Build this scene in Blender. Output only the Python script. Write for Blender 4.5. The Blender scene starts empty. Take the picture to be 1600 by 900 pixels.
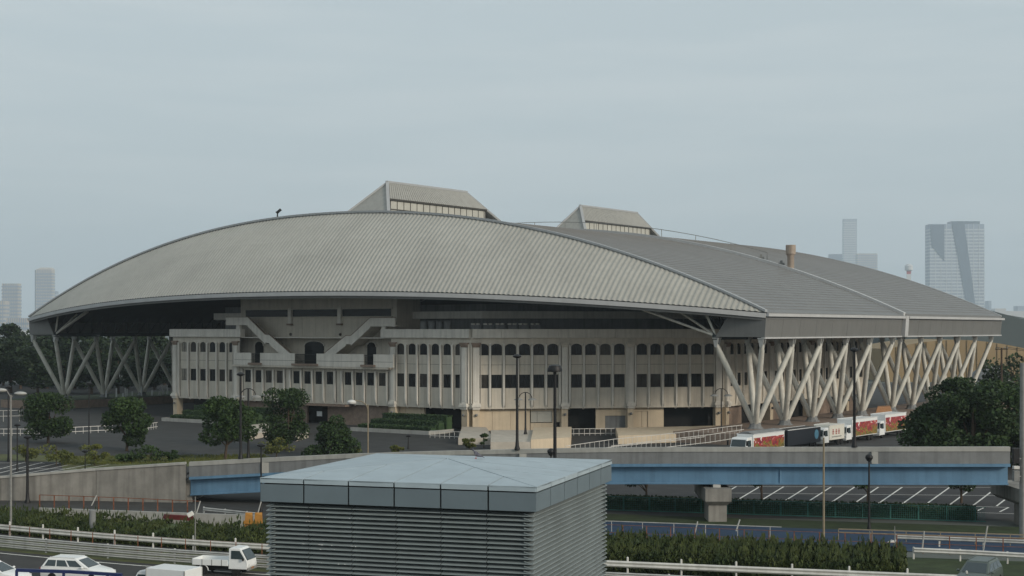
import bpy, math, random
from mathutils import Vector
import numpy as np
random.seed(7)
SC = bpy.context.scene
COL = SC.collection
R = math.radians

# ------------------------------------------------------------------ camera, sky, sun, exposure
F, HZ, H = 2300.0, 514.0, 15.5
cd = bpy.data.cameras.new('camera'); cam = bpy.data.objects.new('camera', cd); COL.objects.link(cam)
cam.location = (0, 0, H); cam.rotation_euler = (R(90), 0, 0)
cd.sensor_width = 36; cd.lens = 36*F/1600; cd.shift_y = (HZ-450)/1600
cd.clip_start = 0.5; cd.clip_end = 30000
SC.camera = cam
SUN_EL, SUN_AZ = 21.0, 132.0          # azimuth clockwise from +Y
sd = Vector((math.sin(R(SUN_AZ))*math.cos(R(SUN_EL)), math.cos(R(SUN_AZ))*math.cos(R(SUN_EL)), math.sin(R(SUN_EL))))
ld = bpy.data.lights.new('sun', 'SUN'); ld.energy = 2.3; ld.angle = R(12); ld.color = (1.0, 0.90, 0.76)
sun = bpy.data.objects.new('sun', ld); COL.objects.link(sun)
sun.rotation_euler = (-sd).to_track_quat('-Z', 'Y').to_euler()
W_ = bpy.data.worlds.new('World'); SC.world = W_; W_.use_nodes = True
wn, wl = W_.node_tree.nodes, W_.node_tree.links
bg = wn['Background']
sky = wn.new('ShaderNodeTexSky'); sky.sky_type = 'NISHITA'; sky.sun_disc = False
sky.altitude = 0; sky.sun_elevation = R(SUN_EL); sky.sun_rotation = R(SUN_AZ)
sky.air_density = 1.2; sky.dust_density = 3.0; sky.ozone_density = 1.5
hs = wn.new('ShaderNodeHueSaturation'); hs.inputs['Saturation'].default_value = 0.6
tc = wn.new('ShaderNodeTexCoord'); mp = wn.new('ShaderNodeMapping'); mp.inputs['Scale'].default_value = (3, 3, 26)
nz = wn.new('ShaderNodeTexNoise'); nz.inputs['Scale'].default_value = 1.6; nz.inputs['Detail'].default_value = 5
cr = wn.new('ShaderNodeMapRange'); cr.inputs['From Min'].default_value = 0.42; cr.inputs['From Max'].default_value = 0.75
cr.inputs['To Min'].default_value = 0.0; cr.inputs['To Max'].default_value = 0.33
mx = wn.new('ShaderNodeMixRGB'); mx.inputs['Color2'].default_value = (8.2, 8.6, 8.6, 1)
wl.new(tc.outputs['Generated'], mp.inputs['Vector']); wl.new(mp.outputs['Vector'], nz.inputs['Vector'])
wl.new(nz.outputs['Fac'], cr.inputs['Value']); wl.new(cr.outputs['Result'], mx.inputs['Fac'])
mh = wn.new('ShaderNodeMixRGB'); mh.inputs['Fac'].default_value = 0.82; mh.inputs['Color2'].default_value = (6.5, 7.5, 7.9, 1)   # thin overcast veil
wl.new(sky.outputs['Color'], hs.inputs['Color']); wl.new(hs.outputs['Color'], mh.inputs['Color1'])
wl.new(mh.outputs['Color'], mx.inputs['Color1']); wl.new(mx.outputs['Color'], bg.inputs['Color']); bg.inputs['Strength'].default_value = 0.09
SC.view_settings.view_transform = 'Standard'; SC.view_settings.look = 'None'
SC.view_settings.gamma = 1.0; SC.view_settings.exposure = 0.0
SC.cycles.volume_bounces = 1
HAZE = 0.00011

# ------------------------------------------------------------------ helpers
OFF = {}
def V(*a): return Vector(a)
def at(px, py, z=0.0):
    """ground point (height z) seen at photo pixel px,py"""
    d = (H-z)*F/(py-HZ)
    return V((px-800)/F*d, d, z)
def dist(px, d, z=0.0): return V((px-800)/F*d, d, z)
def zat(py, d): return H-(py-HZ)*d/F

class MB:
    def __init__(s): s.v = []; s.f = []
    def add(s, vs, fs):
        n = len(s.v); s.v += [tuple(p) for p in vs]; s.f += [tuple(i+n for i in f) for f in fs]
    def poly(s, *p): s.add(p, [tuple(range(len(p)))])
    def hexa(s, a, b):
        """a, b: two rings of equal length joined and capped"""
        n = len(a)
        s.add(list(a)+list(b), [tuple(range(n))[::-1], tuple(range(n, 2*n))]+[(i, (i+1) % n, n+(i+1) % n, n+i) for i in range(n)])
    def box(s, x0, x1, y0, y1, z0, z1):
        s.hexa([(x0,y0,z0),(x1,y0,z0),(x1,y1,z0),(x0,y1,z0)], [(x0,y0,z1),(x1,y0,z1),(x1,y1,z1),(x0,y1,z1)])
    def fbox(s, o, ex, ey, x0, x1, y0, y1, z0, z1):
        """box in a plan frame: origin o, unit axes ex, ey"""
        q = lambda x, y, z: (o[0]+ex[0]*x+ey[0]*y, o[1]+ex[1]*x+ey[1]*y, z)
        s.hexa([q(x0,y0,z0),q(x1,y0,z0),q(x1,y1,z0),q(x0,y1,z0)], [q(x0,y0,z1),q(x1,y0,z1),q(x1,y1,z1),q(x0,y1,z1)])
    def bar(s, a, b, w, h=None, up=(0,0,1)):
        a, b = Vector(a), Vector(b); h = h or w; d = (b-a).normalized(); up = Vector(up)
        if abs(d.dot(up)) > .99: up = V(1,0,0)
        x = d.cross(up).normalized()*w/2; y = x.cross(d).normalized()*h/2
        s.hexa([a-x-y,a+x-y,a+x+y,a-x+y], [b-x-y,b+x-y,b+x+y,b-x+y])
    def tube(s, path, r, n=8, cap=True):
        path = [Vector(p) for p in path]; rr = r if isinstance(r, (list, tuple)) else [r]*len(path)
        rings = []
        for i, p in enumerate(path):
            d = (path[min(i+1, len(path)-1)]-path[max(i-1, 0)]).normalized()
            u = V(0,0,1) if abs(d.z) < .95 else V(1,0,0)
            x = d.cross(u).normalized(); y = x.cross(d)
            rings.append([p+(x*math.cos(2*math.pi*k/n)+y*math.sin(2*math.pi*k/n))*rr[i] for k in range(n)])
        s.loft(rings, cap)
    def loft(s, rings, cap=True, closed=True):
        n = len(rings[0]); vs = [p for r in rings for p in r]; fs = []
        for i in range(len(rings)-1):
            for k in range(n if closed else n-1):
                fs.append((i*n+k, i*n+(k+1) % n, (i+1)*n+(k+1) % n, (i+1)*n+k))
        if cap: fs += [tuple(range(n))[::-1], tuple(range((len(rings)-1)*n, len(rings)*n))]
        s.add(vs, fs)
    def lathe(s, c, prof, n=12, ax=None):
        """prof: (radius, height) list about vertical axis at c (or along ax)"""
        c = Vector(c); rings = []
        for r, h in prof:
            ring = []
            for k in range(n):
                a = 2*math.pi*k/n
                p = V(r*math.cos(a), r*math.sin(a), h)
                if ax == 'y': p = V(p.x, p.z, p.y)
                ring.append(c+p)
            rings.append(ring)
        s.loft(rings)
    def ell(s, c, rx, ry, rz, n=10, m=6):
        rings = []
        for i in range(m+1):
            a = -math.pi/2+math.pi*i/m; q = max(math.cos(a), .02)
            rings.append([(c[0]+rx*q*math.cos(2*math.pi*k/n), c[1]+ry*q*math.sin(2*math.pi*k/n), c[2]+rz*math.sin(a)) for k in range(n)])
        s.loft(rings)
    def build(s, name, m, parent=None, smooth=False, bevel=0):
        me = bpy.data.meshes.new(name)
        a = np.array(s.v, dtype=float); c = (a.min(0)+a.max(0))/2
        if parent is None: c[2] = a[:, 2].min()
        me.from_pydata([tuple(p) for p in a-c], [], s.f); me.materials.append(m)
        if smooth:
            me.polygons.foreach_set('use_smooth', [True]*len(me.polygons))
            try: me.set_sharp_from_angle(angle=R(40))
            except Exception: pass
        o = bpy.data.objects.new(name, me); COL.objects.link(o)
        c = Vector(c); OFF[o.name] = c
        if parent: o.parent = parent; o.location = c-OFF[parent.name]
        else: o.location = c
        if bevel:
            b = o.modifiers.new('bevel', 'BEVEL'); b.width = bevel; b.segments = 2; b.limit_method = 'ANGLE'; b.angle_limit = R(35)
        return o

def tag(o, label=None, cat=None, group=None, kind=None):
    if label: o['label'] = label
    if cat: o['category'] = cat
    if group: o['group'] = group
    if kind: o['kind'] = kind
    return o
def thing(name, label, cat, loc=(0,0,0), group=None):
    o = bpy.data.objects.new(name, None); COL.objects.link(o); o.location = loc; o.empty_display_size = .5
    OFF[o.name] = Vector(loc); return tag(o, label, cat, group)
def copy_tree(o, parent=None):
    c = o.copy(); COL.objects.link(c); OFF[c.name] = OFF[o.name]
    if parent: c.parent = parent
    for ch in o.children: copy_tree(ch, c)
    return c
def put(o, loc, rz=0, label=None, sc=None):
    o.location = loc; o.rotation_euler = (0, 0, rz)
    if sc: o.scale = sc if isinstance(sc, tuple) else (sc, sc, sc)
    if label: o['label'] = label
    return o
def struct(mb, name, m, kind='structure', **k):
    o = mb.build(name, m, **k); o['kind'] = kind; return o
def share(src, name, parent, world):
    """one more object on the mesh of src at world position"""
    o = src.copy(); o.name = name; COL.objects.link(o); o.parent = parent
    OFF[o.name] = Vector(world); o.location = Vector(world)-OFF[parent.name]; return o

# ------------------------------------------------------------------ materials
def mat(name, col, rough=.7, metal=0, var=.15, scale=3.0, bump=0, col2=None, island=0, coord='Object', spec=.3, stretch=None, streak=0):
    m = bpy.data.materials.new(name); m.use_nodes = True
    n, l = m.node_tree.nodes, m.node_tree.links; b = n['Principled BSDF']
    b.inputs['Roughness'].default_value = rough; b.inputs['Metallic'].default_value = metal
    b.inputs['Specular IOR Level'].default_value = spec
    if coord == 'World': src = n.new('ShaderNodeNewGeometry').outputs['Position']
    else: src = n.new('ShaderNodeTexCoord').outputs[coord]
    if stretch:
        q = n.new('ShaderNodeMapping'); q.inputs['Scale'].default_value = stretch; l.new(src, q.inputs['Vector']); src = q.outputs['Vector']
    t = n.new('ShaderNodeTexNoise'); t.inputs['Scale'].default_value = scale; t.inputs['Detail'].default_value = 6; t.inputs['Roughness'].default_value = .65
    l.new(src, t.inputs['Vector'])
    r = n.new('ShaderNodeValToRGB'); c = Vector(col)
    lo = c*(1-var); hi = Vector(col2) if col2 else c*(1+var)
    r.color_ramp.elements[0].position = .32; r.color_ramp.elements[1].position = .68
    r.color_ramp.elements[0].color = (*lo, 1); r.color_ramp.elements[1].color = (*hi, 1)
    l.new(t.outputs['Fac'], r.inputs['Fac']); out = r.outputs['Color']
    if streak:
        q = n.new('ShaderNodeMapping'); q.inputs['Scale'].default_value = (2.2, 2.2, .12)
        g = n.new('ShaderNodeNewGeometry'); l.new(g.outputs['Position'], q.inputs['Vector'])
        t2 = n.new('ShaderNodeTexNoise'); t2.inputs['Scale'].default_value = 1.0; t2.inputs['Detail'].default_value = 5; l.new(q.outputs['Vector'], t2.inputs['Vector'])
        mr = n.new('ShaderNodeMapRange'); mr.inputs['From Min'].default_value = .45; mr.inputs['From Max'].default_value = .75
        mr.inputs['To Min'].default_value = 1.0; mr.inputs['To Max'].default_value = 1-streak; l.new(t2.outputs['Fac'], mr.inputs['Value'])
        vm = n.new('ShaderNodeVectorMath'); vm.operation = 'SCALE'; l.new(out, vm.inputs[0]); l.new(mr.outputs['Result'], vm.inputs['Scale']); out = vm.outputs['Vector']
    if island:
        g = n.new('ShaderNodeNewGeometry'); mr = n.new('ShaderNodeMapRange')
        mr.inputs['To Min'].default_value = 1-island; mr.inputs['To Max'].default_value = 1+island
        l.new(g.outputs['Random Per Island'], mr.inputs['Value'])
        vm = n.new('ShaderNodeVectorMath'); vm.operation = 'SCALE'; l.new(out, vm.inputs[0]); l.new(mr.outputs['Result'], vm.inputs['Scale']); out = vm.outputs['Vector']
    l.new(out, b.inputs['Base Color'])
    if bump:
        bp = n.new('ShaderNodeBump'); bp.inputs['Strength'].default_value = bump; bp.inputs['Distance'].default_value = .03
        t3 = n.new('ShaderNodeTexNoise'); t3.inputs['Scale'].default_value = scale*6; t3.inputs['Detail'].default_value = 4; l.new(src, t3.inputs['Vector'])
        l.new(t3.outputs['Fac'], bp.inputs['Height']); l.new(bp.outputs['Normal'], b.inputs['Normal'])
    return m
def leafmat(name, col, col2):
    m = mat(name, col, .65, var=.3, col2=col2, scale=.6, island=.3, coord='World', spec=.25)
    return m
M = dict(
 roof=mat('roof_metal', (.36,.352,.318), .5, var=.09, scale=.12, coord='World', spec=.35, streak=.12),
 vault=mat('vault_metal', (.155,.155,.152), .5, var=.07, scale=.2, coord='World', spec=.35, streak=.1),
 cap=mat('cap_metal', (.33,.34,.345), .5, var=.06, scale=.5, coord='World'),
 band=mat('eave_metal', (.42,.42,.415), .45, var=.08, scale=.5, coord='World'),
 fascia=mat('fascia_metal', (.155,.155,.148), .55, var=.06, scale=.4, coord='World', streak=.12),
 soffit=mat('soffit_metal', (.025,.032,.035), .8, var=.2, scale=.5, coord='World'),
 steel=mat('painted_steel', (.56,.545,.485), .55, var=.1, scale=.8, coord='World', streak=.25),
 conc=mat('facade_concrete', (.53,.485,.41), .85, var=.08, scale=.5, coord='World', bump=.1, streak=.2),
 concl=mat('pale_concrete', (.62,.59,.53), .85, var=.08, scale=.6, coord='World', bump=.1, streak=.2),
 beige=mat('beige_wall', (.54,.45,.33), .85, var=.07, scale=.6, coord='World', streak=.15),
 brown=mat('brown_stone', (.22,.165,.13), .85, var=.2, scale=1.5, coord='World'),
 paver=mat('terrace_paving', (.44,.40,.34), .85, var=.12, scale=.8, coord='World'),
 glass=mat('dark_glass', (.010,.011,.012), .22, var=.3, scale=.3, coord='World', spec=.18),
 glaze=mat('pale_glazing', (.42,.41,.36), .3, var=.1, scale=.5, coord='World', spec=.5),
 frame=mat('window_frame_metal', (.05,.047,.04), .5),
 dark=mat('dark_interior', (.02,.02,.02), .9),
 asph=mat('asphalt', (.042,.043,.043), .9, var=.25, scale=.35, coord='World', bump=.2),
 road=mat('road_asphalt', (.042,.041,.039), .9, var=.25, scale=.6, coord='World', bump=.2),
 park=mat('parking_asphalt', (.035,.035,.036), .9, var=.25, scale=.5, coord='World', bump=.2),
 white=mat('road_paint', (.62,.61,.57), .8, var=.25, scale=3, coord='World'),
 bluep=mat('blue_paving', (.022,.045,.085), .85, var=.2, scale=.8, coord='World'),
 teal=mat('teal_paint', (.05,.16,.14), .8, var=.25, scale=.8, coord='World'),
 dirt=mat('dry_grass_soil', (.10,.09,.04), .95, var=.35, scale=.8, coord='World', col2=(.09,.11,.035)),
 grass=mat('grass_ground', (.03,.045,.016), .95, var=.35, scale=.7, coord='World'),
 far=mat('far_ground', (.10,.11,.10), .95, var=.3, scale=.01, coord='World'),
 blue=mat('bridge_blue', (.115,.22,.33), .5, var=.1, scale=.5, coord='World', streak=.22),
 para=mat('parapet_concrete', (.19,.195,.195), .85, var=.12, scale=.7, coord='World', bump=.1, streak=.3),
 paral=mat('parapet_cap_concrete', (.34,.335,.31), .85, var=.12, scale=.7, coord='World', streak=.2),
 wall=mat('stained_concrete', (.22,.21,.19), .9, var=.22, scale=.5, coord='World', bump=.2, streak=.4),
 galv=mat('galvanised_steel', (.38,.38,.36), .5, var=.12, scale=1, coord='World', streak=.25),
 white_steel=mat('white_steel', (.55,.54,.51), .5, var=.1, scale=1, coord='World', streak=.2),
 black=mat('black_metal', (.012,.012,.013), .5, var=.2),
 greyp=mat('grey_pole_metal', (.20,.20,.19), .55, var=.15),
 tanp=mat('tan_pole_metal', (.23,.19,.13), .6, var=.15),
 rust=mat('rusty_metal', (.17,.065,.035), .85, var=.4, scale=4, coord='World'),
 bluer=mat('navy_rail_paint', (.02,.03,.10), .45, var=.2),
 orange=mat('orange_plastic', (.34,.16,.03), .6),
 redt=mat('red_tarp', (.13,.02,.018), .7, var=.25),
 alu=mat('panel_aluminium', (.33,.395,.43), .5, metal=0, var=.09, scale=1.6, coord='World', spec=.5, streak=.06),
 aluf=mat('fascia_aluminium', (.125,.16,.18), .5, var=.08, scale=.8, coord='World', spec=.5),
 slat=mat('slat_aluminium', (.225,.26,.265), .5, var=.14, scale=1, coord='World', spec=.4),
 bird=mat('pigeon_feathers', (.10,.10,.12), .7, var=.4, scale=30),
 chim=mat('chimney_metal', (.32,.26,.21), .6, var=.12, scale=2, coord='World', streak=.3),
 lantern=mat('lantern_cladding', (.31,.305,.28), .6, var=.07, scale=1, coord='World', streak=.15),
 trunk=mat('bark', (.07,.05,.035), .95, var=.3, scale=6),
 leafd=leafmat('dark_leaves', (.015,.034,.011), (.034,.064,.017)),
 leafm=leafmat('mid_leaves', (.019,.044,.013), (.044,.078,.020)),
 leafw=leafmat('wood_leaves', (.011,.024,.011), (.024,.044,.015)),
 glass2=mat('window_glass_painted_reflection', (.045,.040,.034), .25, var=.4, scale=.4, coord='World', spec=.2),  # warm reflection painted into the base colour, used on a few random panes
 leafy=leafmat('yellow_green_leaves', (.06,.085,.02), (.13,.135,.03)),
 hedge=leafmat('hedge_leaves', (.022,.05,.02), (.045,.08,.03)),
 ivy=leafmat('bank_leaves', (.022,.045,.014), (.06,.075,.02)),
 paintw=mat('white_car_paint', (.72,.73,.72), .3, var=.03, spec=.5),
 paintd=mat('grey_car_paint', (.07,.09,.08), .3, var=.05, spec=.5),
 paintk=mat('black_truck_paint', (.012,.014,.02), .35, var=.1, spec=.5),
 cglass=mat('car_glass', (.03,.045,.05), .08, var=.1, spec=.6),
 tyre=mat('tyre_rubber', (.015,.015,.015), .9),
 rim=mat('rim_metal', (.4,.4,.4), .4, metal=.6),
 cream=mat('cream_truck_paint', (.62,.60,.53), .4, var=.05, spec=.5),
 canv=mat('canopy_fabric', (.55,.56,.56), .6, var=.08),
 redm=mat('red_mark', (.35,.03,.03), .6),
 bluem=mat('blue_mark', (.10,.25,.35), .5),
 ora=mat('orange_awning', (.26,.13,.06), .8, var=.15),
 tower=mat('tower_cladding', (.24,.29,.36), .5, var=.08, scale=.05, coord='World'),
 towerd=mat('tower_dark_glazing', (.07,.10,.14), .3, var=.1, scale=.05, coord='World', spec=.5),
 towerw=mat('tower_pale_cladding', (.50,.44,.38), .6, var=.08, scale=.05, coord='World'),
 towerb=mat('tower_balconies', (.50,.53,.55), .6, var=.05, scale=.05, coord='World'),
 blind=mat('window_blinds', (.20,.185,.155), .6, var=.2, coord='World'),
 tan=mat('tan_hall_roof', (.27,.20,.115), .85, var=.12, scale=.06, coord='World'),
 hill=mat('hill_cover', (.07,.085,.085), .95, var=.2, scale=.02, coord='World'),
)
def mural():
    m = bpy.data.materials.new('flame_mural'); m.use_nodes = True
    n, l = m.node_tree.nodes, m.node_tree.links; b = n['Principled BSDF']; b.inputs['Roughness'].default_value = .45
    c = n.new('ShaderNodeTexCoord'); q = n.new('ShaderNodeMapping'); q.inputs['Scale'].default_value = (1, 1, 1.1); l.new(c.outputs['Object'], q.inputs['Vector'])
    t = n.new('ShaderNodeTexNoise'); t.inputs['Scale'].default_value = .75; t.inputs['Detail'].default_value = 3; t.inputs['Distortion'].default_value = 1.6
    l.new(q.outputs['Vector'], t.inputs['Vector'])
    s = n.new('ShaderNodeSeparateXYZ'); l.new(c.outputs['Object'], s.inputs['Vector'])
    a = n.new('ShaderNodeMath'); a.operation = 'MULTIPLY_ADD'; a.inputs[1].default_value = .16; l.new(s.outputs['Z'], a.inputs[0]); l.new(t.outputs['Fac'], a.inputs[2])
    r = n.new('ShaderNodeValToRGB'); r.color_ramp.interpolation = 'CONSTANT'; e = r.color_ramp.elements
    e[0].position = 0; e[0].color = (.19,.15,.03,1); e[1].position = .38; e[1].color = (.07,.05,.02,1)
    for p, k in ((.43,(.26,.20,.03,1)), (.49,(.30,.025,.025,1)), (.56,(.10,.02,.05,1)), (.60,(.38,.05,.04,1)), (.70,(.70,.68,.64,1))):
        x = e.new(p); x.color = k
    l.new(a.outputs[0], r.inputs['Fac']); l.new(r.outputs['Color'], b.inputs['Base Color']); return m
M['mural'] = mural()
# ================================================================== ARENA
Nn, Ln = V(34.49, 200, 0), V(-95.33, 290.72, 0)
vv = (Ln-Nn).normalized(); uu = V(vv.y, -vv.x, 0); uu = uu if uu.y > 0 else -uu
Mm = (Nn+Ln)/2; WH = (Ln-Nn).length/2; SIDE = 106.5; ZS = 17.75; RR = 16.85; ER = 3.7; OUT = 13.0; PW = 2.14
def wpt(t, k, z): p = Mm+vv*WH*t+uu*k; return V(p.x, p.y, z)
def ss(t): return 1-abs(t)**PW
def zr(t): return ZS+RR*ss(t)
def ze(t): return ZS+ER*ss(t)
arena = thing('arena', 'wide grey arena with a ribbed curved metal roof on leaning struts', 'arena', (-10, 225, 0))

# ---- curved vault halves
def vault(k0, k1, dz, nm):
    m = MB(); ts = np.linspace(-1, 1, 81); th = .9
    prof = [(t, zr(t)+dz) for t in ts]+[(t, zr(t)+dz-th) for t in ts[::-1]]
    nk = 7; ks = np.linspace(k0, k1, nk)
    m.loft([[wpt(t, k, z) for t, z in prof] for k in ks], cap=True)
    o = m.build(nm, M['vault'], arena, smooth=True); return o
vault(.45, SIDE/2-.25, 0, 'roof_vault'); vault(SIDE/2+.25, SIDE, .28, 'roof_vault')
# standing seams of the vault, thin straight runs along the barrel
for k0, k1, dz in ((.5, SIDE/2-.4, 0), (SIDE/2+.4, SIDE-.2, .28)):
    m = MB()
    for t in np.linspace(-.985, .6, 120):
        a, b = wpt(t, k0, zr(t)+dz), wpt(t, k1, zr(t)+dz); m.bar(a, b, .10, .12)
    m.build('roof_seams', M['vault'], arena)['kind'] = 'stuff'
# ---- ribbed front and far end sheets (real corrugation)
def lune(k0, sg):
    NR = 205; m = MB(); n = NR*4; rings = []
    prof = (0, 0, 1, 1)
    ts = [(-1+2*(i+.02)/n) for i in range(n)]
    for q in np.linspace(0, 1, 6):
        ring = []
        for i, t in enumerate(ts):
            s = ss(t); k = k0-sg*OUT*s*q; z = zr(t)+(ze(t)-zr(t))*q + .7*s*math.sin(math.pi*q)
            d = .09*prof[i % 4]
            p = wpt(t, k-sg*d*.65, z+d*.75); ring.append(p)
        rings.append(ring)
    m.loft(rings, cap=False, closed=False)
    return m.build('ribbed_roof', M['roof'], arena)
lune(0, 1); lune(SIDE, -1)
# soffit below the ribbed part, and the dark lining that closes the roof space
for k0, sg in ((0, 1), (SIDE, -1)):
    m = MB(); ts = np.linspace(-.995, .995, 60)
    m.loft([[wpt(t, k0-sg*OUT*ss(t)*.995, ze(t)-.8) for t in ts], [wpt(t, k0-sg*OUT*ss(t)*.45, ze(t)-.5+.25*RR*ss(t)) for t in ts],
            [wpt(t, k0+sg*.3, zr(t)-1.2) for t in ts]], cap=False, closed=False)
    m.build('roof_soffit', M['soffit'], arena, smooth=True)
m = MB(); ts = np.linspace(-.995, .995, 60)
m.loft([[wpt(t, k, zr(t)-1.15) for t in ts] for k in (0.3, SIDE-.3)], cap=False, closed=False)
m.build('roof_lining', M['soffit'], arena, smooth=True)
# ridge cap and eave band
def arcband(fk, fz, w, h, nm, mt, n=90, t0=-1, t1=1):
    m = MB(); rings = []
    for t in np.linspace(t0, t1, n):
        a, z = fk(t), fz(t)
        rings.append([wpt(t, a-w/2, z-h/2), wpt(t, a+w/2, z-h/2), wpt(t, a+w/2, z+h/2), wpt(t, a-w/2, z+h/2)])
    m.loft(rings); return m.build(nm, mt, arena, smooth=True)
for k0, sg in ((0, 1), (SIDE, -1)):
    arcband(lambda t: k0+sg*.1, lambda t: zr(t)+.22, .75, .32, 'ridge_cap', M['cap'])
    arcband(lambda t: k0-sg*OUT*ss(t)*1.01, lambda t: ze(t)-.42, .5, .62, 'eave_band', M['band'])
    arcband(lambda t: k0-sg*(OUT*ss(t)*1.0-.15), lambda t: ze(t)-.07, .3, .1, 'eave_gap', M['dark'])
    arcband(lambda t: k0-sg*(OUT*ss(t)*1.0-.2), lambda t: ze(t)-.9, .3, .4, 'eave_beam', M['fascia'])
# joint between the two halves: raised kerb, rail and posts
arcband(lambda t: SIDE/2, lambda t: zr(t)+.2, 1.0, .55, 'joint_cover', M['band'], t0=-1, t1=.5)
m = MB(); jp = [wpt(t, SIDE/2+1.2, zr(t)+1.75) for t in np.linspace(-.68, .3, 40)]; m.tube(jp, .06, 5)
m.build('joint_rail', M['greyp'], arena)
base_post = None
for i, t in enumerate(np.linspace(-.68, .3, 12)):
    m = MB(); m.bar(wpt(t, SIDE/2+1.2, zr(t)+.2), wpt(t, SIDE/2+1.2, zr(t)+1.75), .1); m.build('rail_post', M['greyp'], arena)
for t, k in ((-.665, 54.5), (-.715, 54.3)):
    p = wpt(t, k, zr(t)); m = MB(); m.box(p.x-.5, p.x+.5, p.y-.4, p.y+.4, p.z, p.z+.7); m.box(p.x-.2, p.x+.2, p.y-.2, p.y+.2, p.z+.7, p.z+1.1)
    m.build('roof_winch', M['greyp'], arena)
p = wpt(-.74, SIDE/2+.6, zr(.74)-.2)
m = MB(); m.lathe(p, [(.55,0),(.6,.1),(.6,2.6),(.78,2.9),(.88,3.0),(.88,4.5),(.8,4.55),(.7,4.2)], 16); m.build('chimney', M['chim'], arena, smooth=True)
# dark siren on the front ridge
p = wpt(.1516, .1, zr(.1516)+.35); m = MB()
m.lathe(p, [(.12,0),(.12,.7),(.3,.75),(.35,.9),(.2,1.0)], 10); m.bar(p+V(-.1,0,.75), p+V(.6,0,1.35), .45, .4)
siren = m.build('roof_floodlight', M['black']); tag(siren, 'small dark floodlight on the left slope of the arena roof ridge', 'floodlight')

# ---- roof lanterns
def lantern(k0, k1, a0, a1, b, zt):
    P = lambda k, w, z: (lambda q: V(q.x, q.y, z))(Mm+uu*k+vv*w)
    zb = ZS+RR-.6; zm = zt-.50*(zt-zb-.6); fr = (zt-zm)/(zt-zb)
    root = None
    for k, a, sg in ((k0, -a0, -1), (k1, a1, 1)):    # two hip ends as slabs
        m = MB()
        m.hexa([P(k, 0, zt), P(k+a, -b, zb), P(k+a, b, zb)], [P(k-sg*.4, 0, zt), P(k+a-sg*.5, -b, zb), P(k+a-sg*.5, b, zb)])
        if root is None:
            core = MB(); core.hexa([P(k0,-1.6,zb),P(k1,-1.6,zb),P(k1,1.6,zb),P(k0,1.6,zb)], [P(k0,-.4,zt-1),P(k1,-.4,zt-1),P(k1,.4,zt-1),P(k0,.4,zt-1)])
            root = core.build('roof_lantern', M['lantern'], arena)
        m.build('lantern_end', M['lantern'], root)
    for sg in (-1, 1):
        bm = b*fr; m = MB(); kk0, kk1 = k0-a0*fr, k1+a1*fr; n = 46
        for i in range(n):        # ribbed cladding strips
            s0, s1 = i/n, (i+.8)/n
            q = lambda s, f, up: P((k0+(k1-k0)*s)*(1-f)+(kk0+(kk1-kk0)*s)*f, sg*bm*f, zt+(zm-zt)*f+up)
            m.hexa([q(s0,0,.1), q(s1,0,.1), q(s1,1,.1), q(s0,1,.1)], [q(s0,0,.22), q(s1,0,.22), q(s1,1,.22), q(s0,1,.22)])
        m.poly(P(k0,0,zt+.06), P(k1,0,zt+.06), P(kk1,sg*bm,zm+.06), P(kk0,sg*bm,zm+.06))
        m.build('lantern_roof', M['lantern'], root)
        m = MB(); m.bar(P(kk0,sg*bm,zm), P(kk1,sg*bm,zm), .35, .3); m.build('lantern_gutter', M['frame'], root)
        bi = bm-.25
        m = MB(); m.bar(P(kk0+.3,sg*bi,(zm+zb)/2), P(kk1-.3,sg*bi,(zm+zb)/2), .1, zm-zb); m.build('lantern_wall', M['lantern'], root)
        n = 15; wd = (kk1-kk0-1.6)/n
        src = None
        for i in range(n):
            for zz0, zz1 in ((zb+.5, (zm+zb)/2+.15), ((zm+zb)/2+.35, zm-.2)):
                m = MB(); x0 = kk0+.8+i*wd
                m.bar(P(x0+.1, sg*(bi+.1), (zz0+zz1)/2), P(x0+wd-.1, sg*(bi+.1), (zz0+zz1)/2), .06, zz1-zz0)
                m.build('pane', M['glaze'], root)
        m = MB()
        for i in range(n+1): m.bar(P(kk0+.8+i*wd, sg*(bi+.14), zb), P(kk0+.8+i*wd, sg*(bi+.14), zm), .12, .1)
        m.bar(P(kk0+.8, sg*(bi+.14), (zm+zb)/2+.25), P(kk1-.8, sg*(bi+.14), (zm+zb)/2+.25), .1, .16)
        m.build('mullions', M['frame'], root)
    m = MB(); m.bar(P(k0-.2,0,zt+.15), P(k1+.2,0,zt+.15), .5, .35)
    for k, a, sg in ((k0, -a0, -1), (k1, a1, 1)):
        for w in (-1, 1): m.bar(P(k, 0, zt+.1), P(k+a, w*b, zb), .55, .3)
    m.build('lantern_flashing', M['cap'], root)
lantern(15.0, 38.0, 7, 6.2, 6.2, 41.1); lantern(78.2, 101.7, 6, 5, 5.4, 41.3)

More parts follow.
